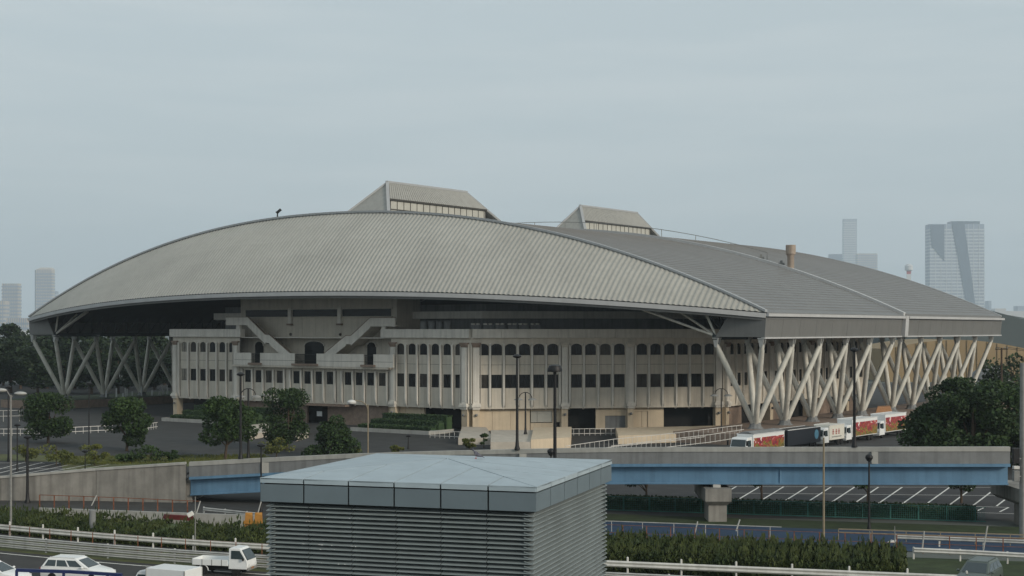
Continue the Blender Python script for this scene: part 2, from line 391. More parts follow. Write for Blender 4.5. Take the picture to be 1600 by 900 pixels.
# ---- side fascias with gutter bands (right and left long sides)
for base, sg in ((Nn, -1), (Ln, 1)):
    out = vv*sg
    Q = lambda k, w, z: (lambda q: V(q.x, q.y, z))(base+uu*k+out*w)
    for k0, k1, pr in ((0, SIDE/2-.8, 0), (SIDE/2+.8, SIDE, .18)):
        n = 9; wd = (k1-k0)/n
        for i in range(n):
            m = MB(); a, b = k0+i*wd+.02, k0+(i+1)*wd-.02
            m.hexa([Q(a,-.6+pr,14.4), Q(b,-.6+pr,14.4), Q(b,-.35+pr,14.4), Q(a,-.35+pr,14.4)], [Q(a,-.3+pr,17.2), Q(b,-.3+pr,17.2), Q(b,0+pr,17.2), Q(a,0+pr,17.2)])
            m.build('fascia_panel', M['fascia'], arena)
        m = MB(); m.hexa([Q(k0-.1,-.7,17.21), Q(k1,-.7,17.21), Q(k1,.5+pr,17.21), Q(k0-.1,.5+pr,17.21)], [Q(k0-.1,-.7,17.62), Q(k1,-.7,17.62), Q(k1,.5+pr,17.62), Q(k0-.1,.5+pr,17.62)]); m.build('gutter_band', M['band'], arena)
        m = MB(); m.hexa([Q(k0,-.7,14.16), Q(k1,-.7,14.16), Q(k1,-.1+pr,14.16), Q(k0,-.1+pr,14.16)], [Q(k0,-.7,14.38), Q(k1,-.7,14.38), Q(k1,-.1+pr,14.38), Q(k0,-.1+pr,14.38)]); m.build('fascia_rail', M['band'], arena)
    m = MB(); m.hexa([Q(SIDE/2-.75,-.6,14.2), Q(SIDE/2+.75,-.6,14.2), Q(SIDE/2+.75,.3,14.2), Q(SIDE/2-.75,.3,14.2)], [Q(SIDE/2-.75,-.6,17.66), Q(SIDE/2+.75,-.6,17.66), Q(SIDE/2+.75,.55,17.66), Q(SIDE/2-.75,.55,17.66)]); m.build('joint_panel', M['band'], arena)
    # return panels on the front and back ends
    for k, kk in ((-.05, .3), (SIDE-.3, SIDE+.05)):
        m = MB()
        pl = [(-.15, 14.4), (-7.6, 14.4), (-5.2, 18.0), (.1, 17.6)]
        m.hexa([Q(k, w, z) for w, z in pl], [Q(kk, w, z) for w, z in pl]); m.build('return_panel', M['fascia'], arena)
        m = MB()   # truss bars fanning from the inner strut head up to the eave
        for w2, z2, k2 in ((-20, 18.9, -2.5), (-15.5, 18.8, 1.5), (-11, 18.4, 2.5), (-9.2, 18.3, -.6)):
            m.tube([Q(kk if k < 1 else k, -7.7, 14.5), Q((kk if k < 1 else k)+(k2 if k < 1 else -k2), w2, z2)], .17, 6)
        m.build('eave_truss', M['steel'], arena)
    # inner longitudinal beam and underside lining
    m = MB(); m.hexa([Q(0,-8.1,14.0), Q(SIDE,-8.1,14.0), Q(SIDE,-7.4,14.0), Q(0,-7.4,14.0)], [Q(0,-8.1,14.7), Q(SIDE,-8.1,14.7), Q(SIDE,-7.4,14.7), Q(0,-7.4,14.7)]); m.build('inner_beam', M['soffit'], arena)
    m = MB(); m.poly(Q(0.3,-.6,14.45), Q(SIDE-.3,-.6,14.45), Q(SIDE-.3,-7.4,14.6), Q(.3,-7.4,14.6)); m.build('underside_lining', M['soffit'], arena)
    # lattice between inner beam and roof
    m = MB()
    for i in range(36):
        k = i*SIDE/36; dk = SIDE/36
        m.bar(Q(k,-7.8,14.6), Q(k+dk/2,-9.5,17.8), .16); m.bar(Q(k+dk/2,-9.5,17.8), Q(k+dk,-7.8,14.6), .16)
    m.build('roof_lattice', M['soffit'], arena)
    # V struts
    for half in (0, 1):
        k00 = .4 if half == 0 else 53.2
        tops = [k00+9.85*i for i in range(6)]
        for kt in tops:
            for w in (-.75, -7.6):
                m = MB(); p = Q(kt, w, 14.2)
                for o_ in (-.32, .32):
                    a = p+uu*o_
                    m.hexa([a+out*.45-uu*.07, a+out*.45+uu*.07, a-out*.45+uu*.07, a-out*.45-uu*.07], [b-V(0,0,1.25)+(b-p)*0 for b in (a+out*.18-uu*.07, a+out*.18+uu*.07, a-out*.18+uu*.07, a-out*.18-uu*.07)])
                m.bar(p+V(0,0,.02)-out*.5, p+V(0,0,.02)+out*.5, .95, .14); m.build('strut_bracket', M['galv'], arena)
        for i in range(5):
            nd = Q((tops[i]+tops[i+1])/2, -4.1, 1.6)
            for kt in (tops[i], tops[i+1]):
                for w in (-.75, -7.6):
                    tp = Q(kt, w, 13.2); d = (tp-nd); a = nd+d*.035
                    m = MB(); m.tube([a, a+d*.03, a+d*.5, a+d*.9, tp+d*.01], [.27,.40,.41,.38,.27], 12)
                    m.build('strut', M['steel'], arena, smooth=True)
            m = MB(); m.lathe(nd-V(0,0,1.6), [(1.5,0),(1.5,1.25),(.9,1.75),(.7,2.3),(.3,2.5)], 10); m.build('strut_footing', M['para'], arena)

# ---- octagonal building below the roof
Cc = Mm+uu*(SIDE/2); AP, BP, DP = 58.0, 61.0, 64.13
def ring(o, z):
    A, B, D = AP-o, BP-o, (DP-o)*math.sqrt(2); pts = []
    for a, b in ((-A,D-A),(-A,-(D-A)),(-(D-B),-B),(D-B,-B),(A,-(D-A)),(A,D-A),(D-B,B),(-(D-B),B)):
        p = Cc+uu*a+vv*b; pts.append(V(p.x, p.y, z))
    return pts
C0, C1, C2, C3 = ring(0, 0)[:4]
m = MB(); m.loft([ring(.05, 14.0), ring(.05, 14.12)]); m.build('terrace_slab', M['concl'], arena)
m = MB(); m.loft([ring(9.0, 14.13), ring(9.0, 19.4)], cap=False); m.build('upper_wall', M['para'], arena)  # darker grey than the facade, deepens the under-roof shade by colour
m = MB(); m.loft([ring(7.0, 17.15), ring(7.0, 18.3), ring(8.9, 18.3), ring(8.9, 17.15), ring(7.0, 17.15)], cap=False); m.build('upper_parapet', M['concl'], arena)
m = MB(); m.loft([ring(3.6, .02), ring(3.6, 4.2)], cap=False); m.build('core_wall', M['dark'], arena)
m = MB(); m.loft([ring(.03, 3.42), ring(3.5, 3.42)], cap=False); m.build('overhang_ceiling', M['beige'], arena)
ZB, ZL0, ZL1, ZU0, ZU1, ZT = 3.35, 6.5, 8.55, 11.5, 13.25, 14.12
class Face:
    blind = 0
    def __init__(s, a, b):
        s.a = a; s.L = (b-a).length; s.ex = (b-a).normalized(); s.en = V(s.ex.y, -s.ex.x, 0)
        if s.en.dot(a+(b-a)/2-Cc) < 0: s.en = -s.en
    def q(s, x, y, z): p = s.a+s.ex*x+s.en*y; return V(p.x, p.y, z)
    def x(s, px, y=0):
        q = (px-800)/F; a = s.a+s.en*y; return (q*a.y-a.x)/(s.ex.x-q*s.ex.y)
    def box(s, x0, x1, y0, y1, z0, z1, m=None):
        m = m or MB()
        m.hexa([s.q(x0,y0,z0),s.q(x1,y0,z0),s.q(x1,y1,z0),s.q(x0,y1,z0)], [s.q(x0,y0,z1),s.q(x1,y0,z1),s.q(x1,y1,z1),s.q(x0,y1,z1)]); return m
    def arch(s, a, b, z0, z1, n=8, rise=.5):
        r = (b-a)/2; c = (a+b)/2
        return [(c-r*math.cos(math.pi*i/n), z1-rise+rise*math.sin(math.pi*i/n)) for i in range(n+1)]
    def wall(s, x0, x1, ops, zb=ZB, zt=ZT, upper=True, low=True, dep=.16):
        """wall sheet with real openings; ops: (a, b)"""
        m = MB(); q = s.q; cur = x0
        quad = lambda a, b, c, d: m.poly(q(a,0,c), q(b,0,c), q(b,0,d), q(a,0,d))
        for a, b in ops+[(x1, x1)]:
            quad(cur, a, zb, zt); cur = b
            if a == b: continue
            z = zb
            if low:
                quad(a, b, z, ZL0); z = ZL1
                for (p, r) in (((a,ZL0),(b,ZL0)), ((b,ZL0),(b,ZL1)), ((b,ZL1),(a,ZL1)), ((a,ZL1),(a,ZL0))):
                    m.poly(q(p[0],0,p[1]), q(r[0],0,r[1]), q(r[0],-dep,r[1]), q(p[0],-dep,p[1]))
                g = MB(); g.poly(q(a,-dep+.02,ZL0), q(b,-dep+.02,ZL0), q(b,-dep+.02,ZL1), q(a,-dep+.02,ZL1)); g.poly(*[q(x_,-dep-.05,z_) for x_, z_ in ((a,ZL0),(a,ZL1),(b,ZL1),(b,ZL0))])
                w = g.build('window', M['blind' if s.blind and a < s.blind else ('glass2' if random.random() < .16 else 'glass')], arena)
                f = s.box((a+b)/2-.02, (a+b)/2+.02, -dep+.025, -dep+.07, ZL0, ZL1); s.box(a, b, -dep+.025, -dep+.06, ZL0, ZL0+.09, f)
                f.build('window_frame', M['black'], w)
            if upper:
                quad(a, b, z, ZU0); ar = s.arch(a, b, ZU0, ZU1)
                for (p, r) in zip(ar[:-1], ar[1:]):
                    m.poly(q(p[0],0,p[1]), q(r[0],0,r[1]), q(r[0],0,zt), q(p[0],0,zt))
                    m.poly(q(p[0],0,p[1]), q(r[0],0,r[1]), q(r[0],-dep,r[1]), q(p[0],-dep,p[1]))
                for (p, r) in (((a,ZU0),(b,ZU0)), ((b,ZU0),ar[-1]), (ar[0],(a,ZU0))):
                    m.poly(q(p[0],0,p[1]), q(r[0],0,r[1]), q(r[0],-dep,r[1]), q(p[0],-dep,p[1]))
                g = MB(); g.poly(q(a,-dep+.02,ZU0), q(b,-dep+.02,ZU0), *[q(x_,-dep+.02,z_) for x_, z_ in ar[::-1]])
                w = g.build('arched_window', M['blind' if s.blind and a < s.blind else ('glass2' if random.random() < .16 else 'glass')], arena)
                s.box((a+b)/2-.02, (a+b)/2+.02, -dep+.025, -dep+.07, ZU0, ZU1-.1).build('window_frame', M['black'], w)
            else: quad(a, b, z, zt)
        m.poly(q(x0,0,zb), q(x1,0,zb), q(x1,-.7,zb-.02), q(x0,-.7,zb-.02))
        return m.build('facade_wall', M['conc'], arena)
    def rib(s, x, zt=13.0, w=.26):
        m = MB(); prof = [(.0,zt+.3),(.32,zt),(.34,4.5),(.26,3.9),(.02,3.45),(-.4,3.15),(-.5,3.36)]
        m.hexa([s.q(x-w/2, y, z) for y, z in prof], [s.q(x+w/2, y, z) for y, z in prof]); o = m.build('facade_rib', M['concl'], arena)
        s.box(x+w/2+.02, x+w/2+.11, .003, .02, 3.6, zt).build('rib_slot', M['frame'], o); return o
    def groove(s, x0, x1, z):
        s.box(x0, x1, .002, .012, z-.025, z+.025).build('panel_joint', M['frame'], arena)
    def pilaster(s, x0, x1, cap='brown'):
        c = (x0+x1)/2; w = (x1-x0)/2
        m = s.box(c-w*.62, c+w*.62, 0, .32, 4.2, 12.7); s.box(c-w*.40, c+w*.40,   .32, .37, 4.5, 12.6, m)
        s.box(c-w*.95, c-w*.85, 0, .3, 4.2, 13.2, m); s.box(c+w*.85, c+w*.95, 0, .3, 4.2, 13.2, m)
        p = m.build('pilaster', M['concl'], arena)
        m = MB(); pr = [(.62,.36,12.7),(.9,.55,13.2),(.9,.55,13.42)]
        m.loft([[s.q(c-w*a,0,z), s.q(c+w*a,0,z), s.q(c+w*a,b,z), s.q(c-w*a,b,z)] for a, b, z in pr]); m.build('capital', M[cap], p)
        m = s.box(c-w*.9, c+w*.9, -.3, .7, 3.65, 4.0); s.box(c-w*.78, c+w*.78, -.3, .6, 4.0, 4.22, m); s.box(c-w*.7, c+w*.7, -.3, .5, 3.3, 3.65, m); m.build('pilaster_base', M['concl'], p)
        m = s.box(c-w*.66, c+w*.66, -1.2, .2, 0.01, 3.3); m.build('ground_pillar', M['beige'], p)
        m = MB(); m.ell(s.q(c, .45, 2.45), .22, .22, .22, 8, 5); m.build('wall_lamp', M['para'], p, smooth=True)
def win(face, pxs, w):
    r = []
    for p in pxs:
        c = face.x(p); r.append((c-w/2, c+w/2))
    return r
FR, CH, SD = Face(C0, C1), Face(C1, C2), Face(C2, C3)
# front wings
wl_ = win(FR, [287.7,302.1,317,331.9,347.1,362.3], 1.46); wr_ = win(FR, [625.8,643.7,661.5,679.9,698.4,717], 1.46)
xa, xb = FR.x(375), FR.x(611)
FR.blind = 3.2; FR.wall(0, xa, wl_); FR.blind = 0; FR.wall(xb, FR.L, wr_)
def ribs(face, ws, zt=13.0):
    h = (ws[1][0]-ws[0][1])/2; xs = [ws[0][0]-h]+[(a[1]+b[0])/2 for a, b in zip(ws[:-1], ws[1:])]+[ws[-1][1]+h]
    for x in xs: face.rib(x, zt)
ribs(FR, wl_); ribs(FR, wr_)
FR.groove(.5, xa-.5, 10.05); FR.groove(xb+.5, FR.L-1.8, 10.05)
FR.pilaster(xa-1.6, xa); FR.pilaster(xb-.2, xb+1.3); FR.pilaster(0.05, 1.5); FR.pilaster(FR.L-1.75, FR.L-.1)
# centre, lower windows in three groups
lw = win(FR, [387.2,403.6,419.7,436.8], 1.42)+win(FR, [463,480.3,497.7,515.3], 1.42)+win(FR, [543.5,560.8,578.8,597], 1.42)
FR.wall(xa, xb, lw, zt=9.3, upper=False)
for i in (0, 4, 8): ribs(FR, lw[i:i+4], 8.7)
# balcony
m = FR.box(xa-.9, xb+.4, 0, 1.25, 9.15, 9.45); m.build('balcony_slab', M['conc'], arena)
pxr = [(366,393),(407,461),(495,569),(584,615)]
for p0, p1 in pxr:
    FR.box(FR.x(p0,1.2), FR.x(p1,1.2), 1.0, 1.3, 9.46, 11.5).build('balcony_parapet', M['concl'], arena)
m = FR.box(FR.x(367,1.2), FR.x(614,1.2), 1.3, 1.31, 10.28, 10.33); m.build('panel_joint', M['frame'], arena)
for p0, p1 in ((393,407),(461,495),(569,584)):
    x0, x1 = FR.x(p0,1.2), FR.x(p1,1.2)
    FR.box(x0-.4, x1+.4, 1.31, 1.7, 9.5, 9.85).build('balcony_sill', M['brown'], arena)
    m = MB(); n = int((x1-x0)/.22)
    for i in range(n+1): FR.box(x0+i*(x1-x0)/n-.03, x0+i*(x1-x0)/n+.03, 1.1, 1.16, 9.46, 11.3, m)
    FR.box(x0, x1, 1.08, 1.18, 11.3, 11.4, m); m.build('balcony_railing', M['black'], arena)
FR.box(xa, xb, -3.2, 0, 9.31, 9.46).build('balcony_floor', M['conc'], arena)
# centre block, set back, with panels, glazed strip and arched doors
YB = -3.0; xc0, xc1 = FR.x(376, YB), FR.x(620, YB)
FR.box(xc0, xc1, YB-6, YB-.06, 9.4, 22.2).build('centre_block', M['conc'], arena)
rows = [(9.5,11.45),(11.5,13.3),(13.34,15.25),(15.29,17.45)]; ncol = 12; cw = (xc1-xc0)/ncol
for z0, z1 in rows+[(18.85,22.2)]:
    for i in range(ncol): FR.box(xc0+i*cw+.02, xc0+(i+1)*cw-.02, YB-.05, YB, z0, z1).build('wall_panel', M['conc'], arena)
bay = (xc1-xc0-1.6)/3
for i in range(3):
    x0 = xc0+.8+i*bay
    FR.box(x0+.4, x1 if False else x0+bay-.4, YB-.5 if False else YB-.04, YB-.01, 17.55, 18.75).build('clerestory_window', M['glass'], arena)
    if i: 
        FR.box(x0-.35, x0+.35, YB, YB+.45, 16.4, 19.0).build('clerestory_post', M['concl'], arena)
        FR.box(x0-.5, x0+.5, YB, YB+.6, 16.1, 16.4).build('post_base', M['brown'], arena)
        m = MB(); m.ell(FR.q(x0, YB+.1, 14.6), .25, .15, .25, 8, 5); m.build('wall_vent', M['frame'], arena)
FR.box(xc0+.8, xc1-.8, YB, YB+.35, 17.4, 17.55).build('clerestory_sill', M['conc'], arena)
FR.box(xc0+.8, xc1-.8, YB, YB+.35, 18.75, 18.9).build('clerestory_head', M['conc'], arena)
for p0, p1, zt in ((399,412,13.35),(476.5,506.5,13.45),(574,588,13.35)):
    x0, x1 = FR.x(p0,YB), FR.x(p1,YB); ar = FR.arch(x0, x1, 9.5, zt, 10, .75)
    g = MB(); lo = [(x0,9.5)]+ar+[(x1,9.5)]
    g.hexa([FR.q(x,YB+.02,z) for x, z in lo], [FR.q(x,YB+.05,z) for x, z in lo]); w = g.build('arched_door', M['glass'], arena)
    g = MB(); o2 = FR.arch(x0-.18, x1+.18, 9.5, zt+.18, 10, .85)
    for (a, b, c, d) in zip(ar[:-1], ar[1:], o2[1:], o2[:-1]): g.hexa([FR.q(x,YB+.01,z) for x, z in (a,b,c,d)], [FR.q(x,YB+.16,z) for x, z in (a,b,c,d)])
    g.build('door_arch', M['concl'], w)
# stairs either side
for mir in (0, 1):
    pts = [(453,552),(421,524),(414,523),(387,496),(353,496)] if not mir else [(506,552),(540,525),(548,525),(578,497),(617,497)]
    yo = .2; pl = []
    for px, py in pts:
        x = FR.x(px, yo); d = FR.q(x, yo, 0).y; pl.append((x, zat(py, d)))
    pl[0] = (pl[0][0], 11.45)
    for a, b in zip(pl[:-1], pl[1:]):
        m = MB(); hh = 1.32 if abs(a[1]-b[1]) < .3 else 1.55
        m.hexa([FR.q(a[0],yo-.25,a[1]-hh), FR.q(b[0],yo-.25,b[1]-hh), FR.q(b[0],yo-.25,b[1]), FR.q(a[0],yo-.25,a[1])], [FR.q(a[0],yo,a[1]-hh), FR.q(b[0],yo,b[1]-hh), FR.q(b[0],yo,b[1]), FR.q(a[0],yo,a[1])])
        m.build('stair_parapet', M['concl'], arena)
        m = MB(); m.bar(FR.q(a[0],yo-.13,a[1]+.07), FR.q(b[0],yo-.13,b[1]+.07), .3, .1); m.build('stair_coping', M['brown'], arena)
        m = MB(); m.hexa([FR.q(a[0],yo-.26,a[1]-hh), FR.q(b[0],yo-.26,b[1]-hh), FR.q(b[0],yo-.26,b[1]-hh+.3), FR.q(a[0],yo-.26,a[1]-hh+.3)], [FR.q(a[0],YB+.2,a[1]-hh), FR.q(b[0],YB+.2,b[1]-hh), FR.q(b[0],YB+.2,b[1]-hh+.3), FR.q(a[0],YB+.2,a[1]-hh+.3)])
        m.build('stair_flight', M['conc'], arena)
    e = pl[-1]; b = pl[-2]; lo_, hi_ = min(e[0], b[0]), max(e[0], b[0])
    FR.box((lo_+hi_)/2-.4, (lo_+hi_)/2+.4, -.6, -.05, 15.4, e[1]-1.33).build('landing_post', M['concl'], arena)
# cornices
def cornice(face, x0, x1, nm='cornice', segs=None):
    n = segs or max(1, round((x1-x0)/4.5)); wd = (x1-x0)/n
    for i in range(n): face.box(x0+i*wd+.015, x0+(i+1)*wd-.015, -.6, .55, 14.14, 15.48).build(nm, M['concl'], arena)
cornice(FR, -.3, FR.x(379)); cornice(FR, FR.x(598), FR.L+.2)
# chamfer
c1 = win(CH, [755,776,798,820,842,864], 1.68); c2 = win(CH, [901,923,946,968], 1.68); c3 = win(CH, [1003,1024.5,1046,1067,1088,1109], 1.62)
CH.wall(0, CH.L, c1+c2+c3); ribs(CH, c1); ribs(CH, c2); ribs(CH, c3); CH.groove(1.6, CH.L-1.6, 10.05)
CH.pilaster(.1, 1.7); xp = CH.x(882); CH.pilaster(xp-.75, xp+.75, 'conc'); xp = CH.x(985); CH.pilaster(xp-.75, xp+.75, 'conc'); CH.pilaster(CH.L-1.7, CH.L-.1, 'conc')
cornice(CH, .25, CH.L+.2)
# side
ws = []; x = 1.9
while x < SD.L-3:
    for i in range(6): ws.append((x, x+1.62)); x += 2.45
    x += 1.6
ws = [w for w in ws if w[1] < SD.L-1]
SD.wall(0, SD.L, ws); cornice(SD, .25, SD.L-.2)
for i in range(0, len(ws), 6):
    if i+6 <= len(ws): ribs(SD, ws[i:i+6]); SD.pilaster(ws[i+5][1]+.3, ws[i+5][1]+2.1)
SD.pilaster(.1, 1.6)
# far faces, plain
rg = ring(0, 0)
for a, b in ((3,4),(4,5),(5,6),(6,7),(7,0)):
    f = Face(rg[a], rg[b]); f.wall(0, f.L, []); cornice(f, .25, f.L-.25, segs=1)
# ground storey pieces (front)
def gs(face, p0, p1, mt, y0=-1.3, y1=-.9, z0=.01, z1=3.32, nm='ground_wall', px=True):
    a, b = (face.x(p0,y1), face.x(p1,y1)) if px else (p0, p1)
    return face.box(a, b, y0, y1, z0, z1).build(nm, mt, arena)
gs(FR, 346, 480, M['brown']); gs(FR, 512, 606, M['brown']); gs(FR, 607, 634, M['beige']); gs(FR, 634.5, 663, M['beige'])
FR.box(FR.x(470), FR.x(545), -1.2, .9, 3.0, 3.3).build('entrance_canopy', M['brown'], arena)
gs(FR, 495, 503, M['canv'], -.8, -.75, 1.2, 2.0, 'notice_board')
for p0, p1 in ((746,769),(769.4,798),(798.4,828)): gs(CH, p0, p1, M['beige'])
gs(CH, 829, 869, M['beige'], z1=1.2); gs(CH, 829, 869, M['beige'], z0=2.95)
for p0, p1 in ((829.5,839),(839.5,863)): gs(CH, p0, p1, M['glaze'], -1.25, -1.15, 1.21, 2.94, 'lobby_window')
gs(CH, 828.5, 863.5, M['frame'], -1.1, -.86, 1.12, 1.2, 'lobby_sill'); gs(CH, 863.5, 876, M['beige'], z0=1.2)
for p0, p1 in ((931,945.5),(977.5,980),(980.4,992.5),(1012.5,1037)): gs(CH, p0, p1, M['beige'])
gs(CH, 945.5, 977.5, M['beige'], z0=2.1); gs(CH, 945.5, 977.5, M['para'], -1.25, -1.1, .01, 2.1, 'roller_shutter')
gs(CH, 992.5, 1012.5, M['beige'], z0=2.75); gs(CH, 992.5, 1002.3, M['beige'], -1.2, -1.05, .01, 2.74, 'service_door'); gs(CH, 1002.7, 1012.5, M['beige'], -1.2, -1.05, .01, 2.74, 'service_door')
for x0, x1 in ((2,8),(18,26),(36,44),(48,56)): gs(SD, x0, x1, M['brown'], px=False)  # brown instead of beige: roof shade put into the wall colour
# equipment on the terrace
def onface(face, px, y, z): return face.q(face.x(px, y), y, z)
src = None
for i, px in enumerate((662.5,675,687,699.5)):
    p = onface(FR, px, -2.2, 14.13)
    m = MB(); m.lathe(p, [(.55,0),(.6,.05),(.6,2.35),(.5,2.55),(.2,2.6)], 14); o = m.build('rooftop_tank', M['para'], smooth=True)
    tag(o, ['leftmost', 'second from the left', 'third from the left', 'rightmost'][i]+' of four round grey tanks behind the arena cornice', 'tank', 'round tanks on the arena terrace')
ordn = ['first', 'second', 'third', 'fourth', 'fifth', 'sixth']
for i, px in enumerate((743,762,781,800,817,836)):
    f = FR if px < 735 else CH; p = onface(f, px, -2.6, 14.13)
    rt = thing('cooling_unit', ordn[i]+' of six grey cooling units from the left behind the arena cornice', 'cooling unit', p, 'cooling units on the arena terrace')
    m = MB(); m.fbox(p, f.ex, f.en, -.75, .75, -.5, .5, p.z, p.z+2.0); m.build('casing', M['para'], rt)
    for q in (-.38, .38):
        m = MB(); c = p+f.ex*q; m.lathe(V(c.x, c.y, p.z+2.0), [(.3,0),(.33,.22),(.25,.25)], 10); m.build('fan_ring', M['concl'], rt)
# ================================================================== GROUND AND ROADS
def sheet(name, pts, m, z=0.0, kind='structure'):
    b = MB(); b.poly(*[V(p[0], p[1], z) for p in pts]); return struct(b, name, m, kind)
sheet('ground', [(-9700,-250),(9700,-250),(9700,12700),(-9700,12700)], M['far'], -.03)
sheet('plaza', [(-150,132),(60,118),(150,116),(220,300),(120,420),(-160,420)], M['asph'], 0)
# smooth foreground road curve: depth of the front guardrail as a function of x
def rc(x): return 94.6-.292*x+.0012*x*x*(1 if x < 0 else .6)+(.0035*(x+12)**2 if x < -12 else 0)
def strip(x0, x1, o0, o1, n=40): 
    xs = np.linspace(x0, x1, n); return [(x, rc(x)+o0) for x in xs]+[(x, rc(x)+o1) for x in xs[::-1]]
sheet('road', strip(-90, 90, -42, -5.6), M['road'], .004)
sheet('verge', strip(-90, 90, -5.6, -.3), M['dirt'], .004)
sheet('shoulder', strip(-90, 90, -.3, 5.5), M['road'], .008)
sheet('bank', strip(-90, 90, 5.5, 7.5), M['grass'], .008)
sheet('right_verge', strip(2, 90, 5.6, 12.6), M['grass'], .012)
sheet('path_verge', strip(2, 90, 26.05, 31), M['grass'], .012)
sheet('service_road', strip(-100, -13, 7.5, 24), M['road'], .004)
sheet('cycle_path', strip(2, 90, 15.5, 26.0), M['bluep'], .012)
sheet('path_edge', strip(2, 24, 12.8, 15.4), M['teal'], .012)
sheet('lawn', [(-13,110),(2,111),(2,124),(-13,128)], M['grass'], .004)
for nm, o in (('lane_line', -6.6), ('lane_line', -13.5)):
    sheet(nm, strip(-90, 90, o-.1, o+.1), M['white'], .012)
sheet('lane_line', strip(-90, -14, 9.6, 9.8), M['white'], .012)

# ------------------------------------------------------------------ parking lots with bay lines
sheet('parking_lot', [(3,131),(4,152),(70,149),(62,122),(36,124)], M['park'], .008)
m = MB()
def pline(m, a, b, w=.16, z=.016):
    a, b = V(a[0],a[1],z), V(b[0],b[1],z); d = (b-a).normalized(); n = V(-d.y, d.x, 0)*w/2; m.poly(a-n, b-n, b+n, a+n)
for y0, y1, py in ((0,0,0),):
    for (xa_, ya_, xb_, yb_) in ((1097,760,1590,762),(1085,770,1590,775),(1100,780,1575,793),(1080,788,1590,803)):
        pline(m, at(xa_, ya_), at(xb_, yb_), .14)
    for i in range(13):
        x = 1135+i*37.0; k = i/12
        pline(m, at(x-22, 782+9*k), at(x+16, 760+2*k), .16)
    for i in range(12):
        x = 1190+i*38; pline(m, at(x-8, 800), at(x+6, 793), .16)
struct(m, 'bay_lines', M['white'])
sheet('parking_lot', [at(-60,742), at(130,738), at(95,722), at(-60,716)], M['park'], .008)
m = MB()
for i in range(6): pline(m, at(-30+i*22, 741), at(40+i*26, 722+i*.8), .16)
pline(m, at(-60,731), at(120,733), .14); pline(m, at(-60,723), at(70,724), .14)
struct(m, 'bay_lines', M['white'])
sheet('grass_strip', [at(100,742), at(95,722), at(-40,719), at(-40,709), at(290,716), at(420,712), at(430,722), at(295,729)], M['dirt'], .012)

# ------------------------------------------------------------------ foliage builders
def leaves(m, lobes, n, size, rnd, flat=.0):
    for i in range(n):
        c, r = lobes[rnd.randrange(len(lobes))] if not isinstance(lobes[0][1], float) else rnd.choice(lobes)
        while True:
            p = V(rnd.uniform(-1,1), rnd.uniform(-1,1), rnd.uniform(-1,1))
            if p.length <= 1: break
        if p.length < .55: p = p.normalized()*rnd.uniform(.55, 1)
        p = V(p.x*r[0], p.y*r[1], p.z*r[2])+Vector(c)
        a = V(rnd.gauss(0,1), rnd.gauss(0,1), rnd.gauss(0,.7)).normalized(); b = a.orthogonal().normalized()
        b = (b*math.cos(rnd.uniform(0,6.3))+a.cross(b)*math.sin(rnd.uniform(0,6.3)))
        s = size*rnd.uniform(.6, 1.35); m.poly(p-a*s*.6, p+b*s*.4, p+a*s*.6, p-b*s*.4)
def make_tree(name, label, h, rad, trunk_h, lobes, n, size, lm, seed, lean=0, tr=.16, cat='tree', group=None):
    rnd = random.Random(seed); t = thing(name, label, cat, (0,0,0), group)
    m = MB(); m.tube([(0,0,-.05),(lean*.3,0,trunk_h*.5),(lean,0,trunk_h),(lean,0,h*.75)], [tr*1.3,tr,tr*.8,tr*.3], 7); m.build('trunk', M['trunk'], t)
    lb = lobes(rnd)
    for i, (c, r) in enumerate(lb[:7]):
        m = MB(); s = V(lean*.8, 0, trunk_h*rnd.uniform(.6, 1.05)); e = Vector(c)
        m.tube([s, s.lerp(e, .5)+V(0,0,.15), e], [tr*.55, tr*.35, tr*.12], 5); m.build('limb', M['trunk'], t)
    m = MB(); leaves(m, lb, n, size, rnd); m.build('crown', M[lm], t)
    return t
def clumps(h, rad, th, k, rr=(.3,.5), cone=False, flat=.7):
    def f(rnd):
        L = []
        for i in range(k):
            z = rnd.uniform(th, h*.92); u_ = (z-th)/(h-th)
            w = (1-u_)*.95+.12 if cone else math.sin(math.pi*min(max(u_*.8+.15,0),1))
            a = rnd.uniform(0, 6.28); q = rnd.uniform(.35,.8)*rad*w; r = rad*rnd.uniform(*rr)*(w*.6+.5 if cone else 1)
            L.append(((q*math.cos(a), q*math.sin(a), min(z, h-r*flat)), (r, r, r*flat)))
        return L
    return f
# plaza trees
specs = [
 ('round dark green tree on the left of the plaza with its crown in two tiers', 75, 693, 200, 7.0, 3.5, 1.9, 12, 'leafd', 1),
 ('lopsided dark tree with a short forked trunk beside the white barrier', 198, 706, 187, 6.9, 3.0, 1.6, 9, 'leafm', 2),
 ('layered flat topped tree in front of the left hedge', 352, 719, 174, 7.6, 3.1, 1.9, 9, 'leafm', 3),
 ('tall tree with an open forked trunk before the arena entrance', 448, 702, 189, 8.0, 3.2, 1.6, 10, 'leafd', 4)]
for lab, px, py, d, h, r, th, k, lm, sd_ in specs:
    t = make_tree('plaza_tree', lab, h, r, th, clumps(h, r*1.05, th*.85, k+3, (.40,.62)), 9500, .27, lm, sd_, lean=.2, group='small trees on the plaza')
    p = dist(px, d); put(t, (p.x, p.y, 0))
t = make_tree('conical_bush', 'dense dark conical bush standing right of the arena entrance', 5.3, 3.1, .3, clumps(5.3, 3.1, .2, 18, (.42,.58), True, .8), 9000, .25, 'leafd', 9, tr=.1, cat='bush')
p = dist(520, 178); put(t, (p.x, p.y, 0))
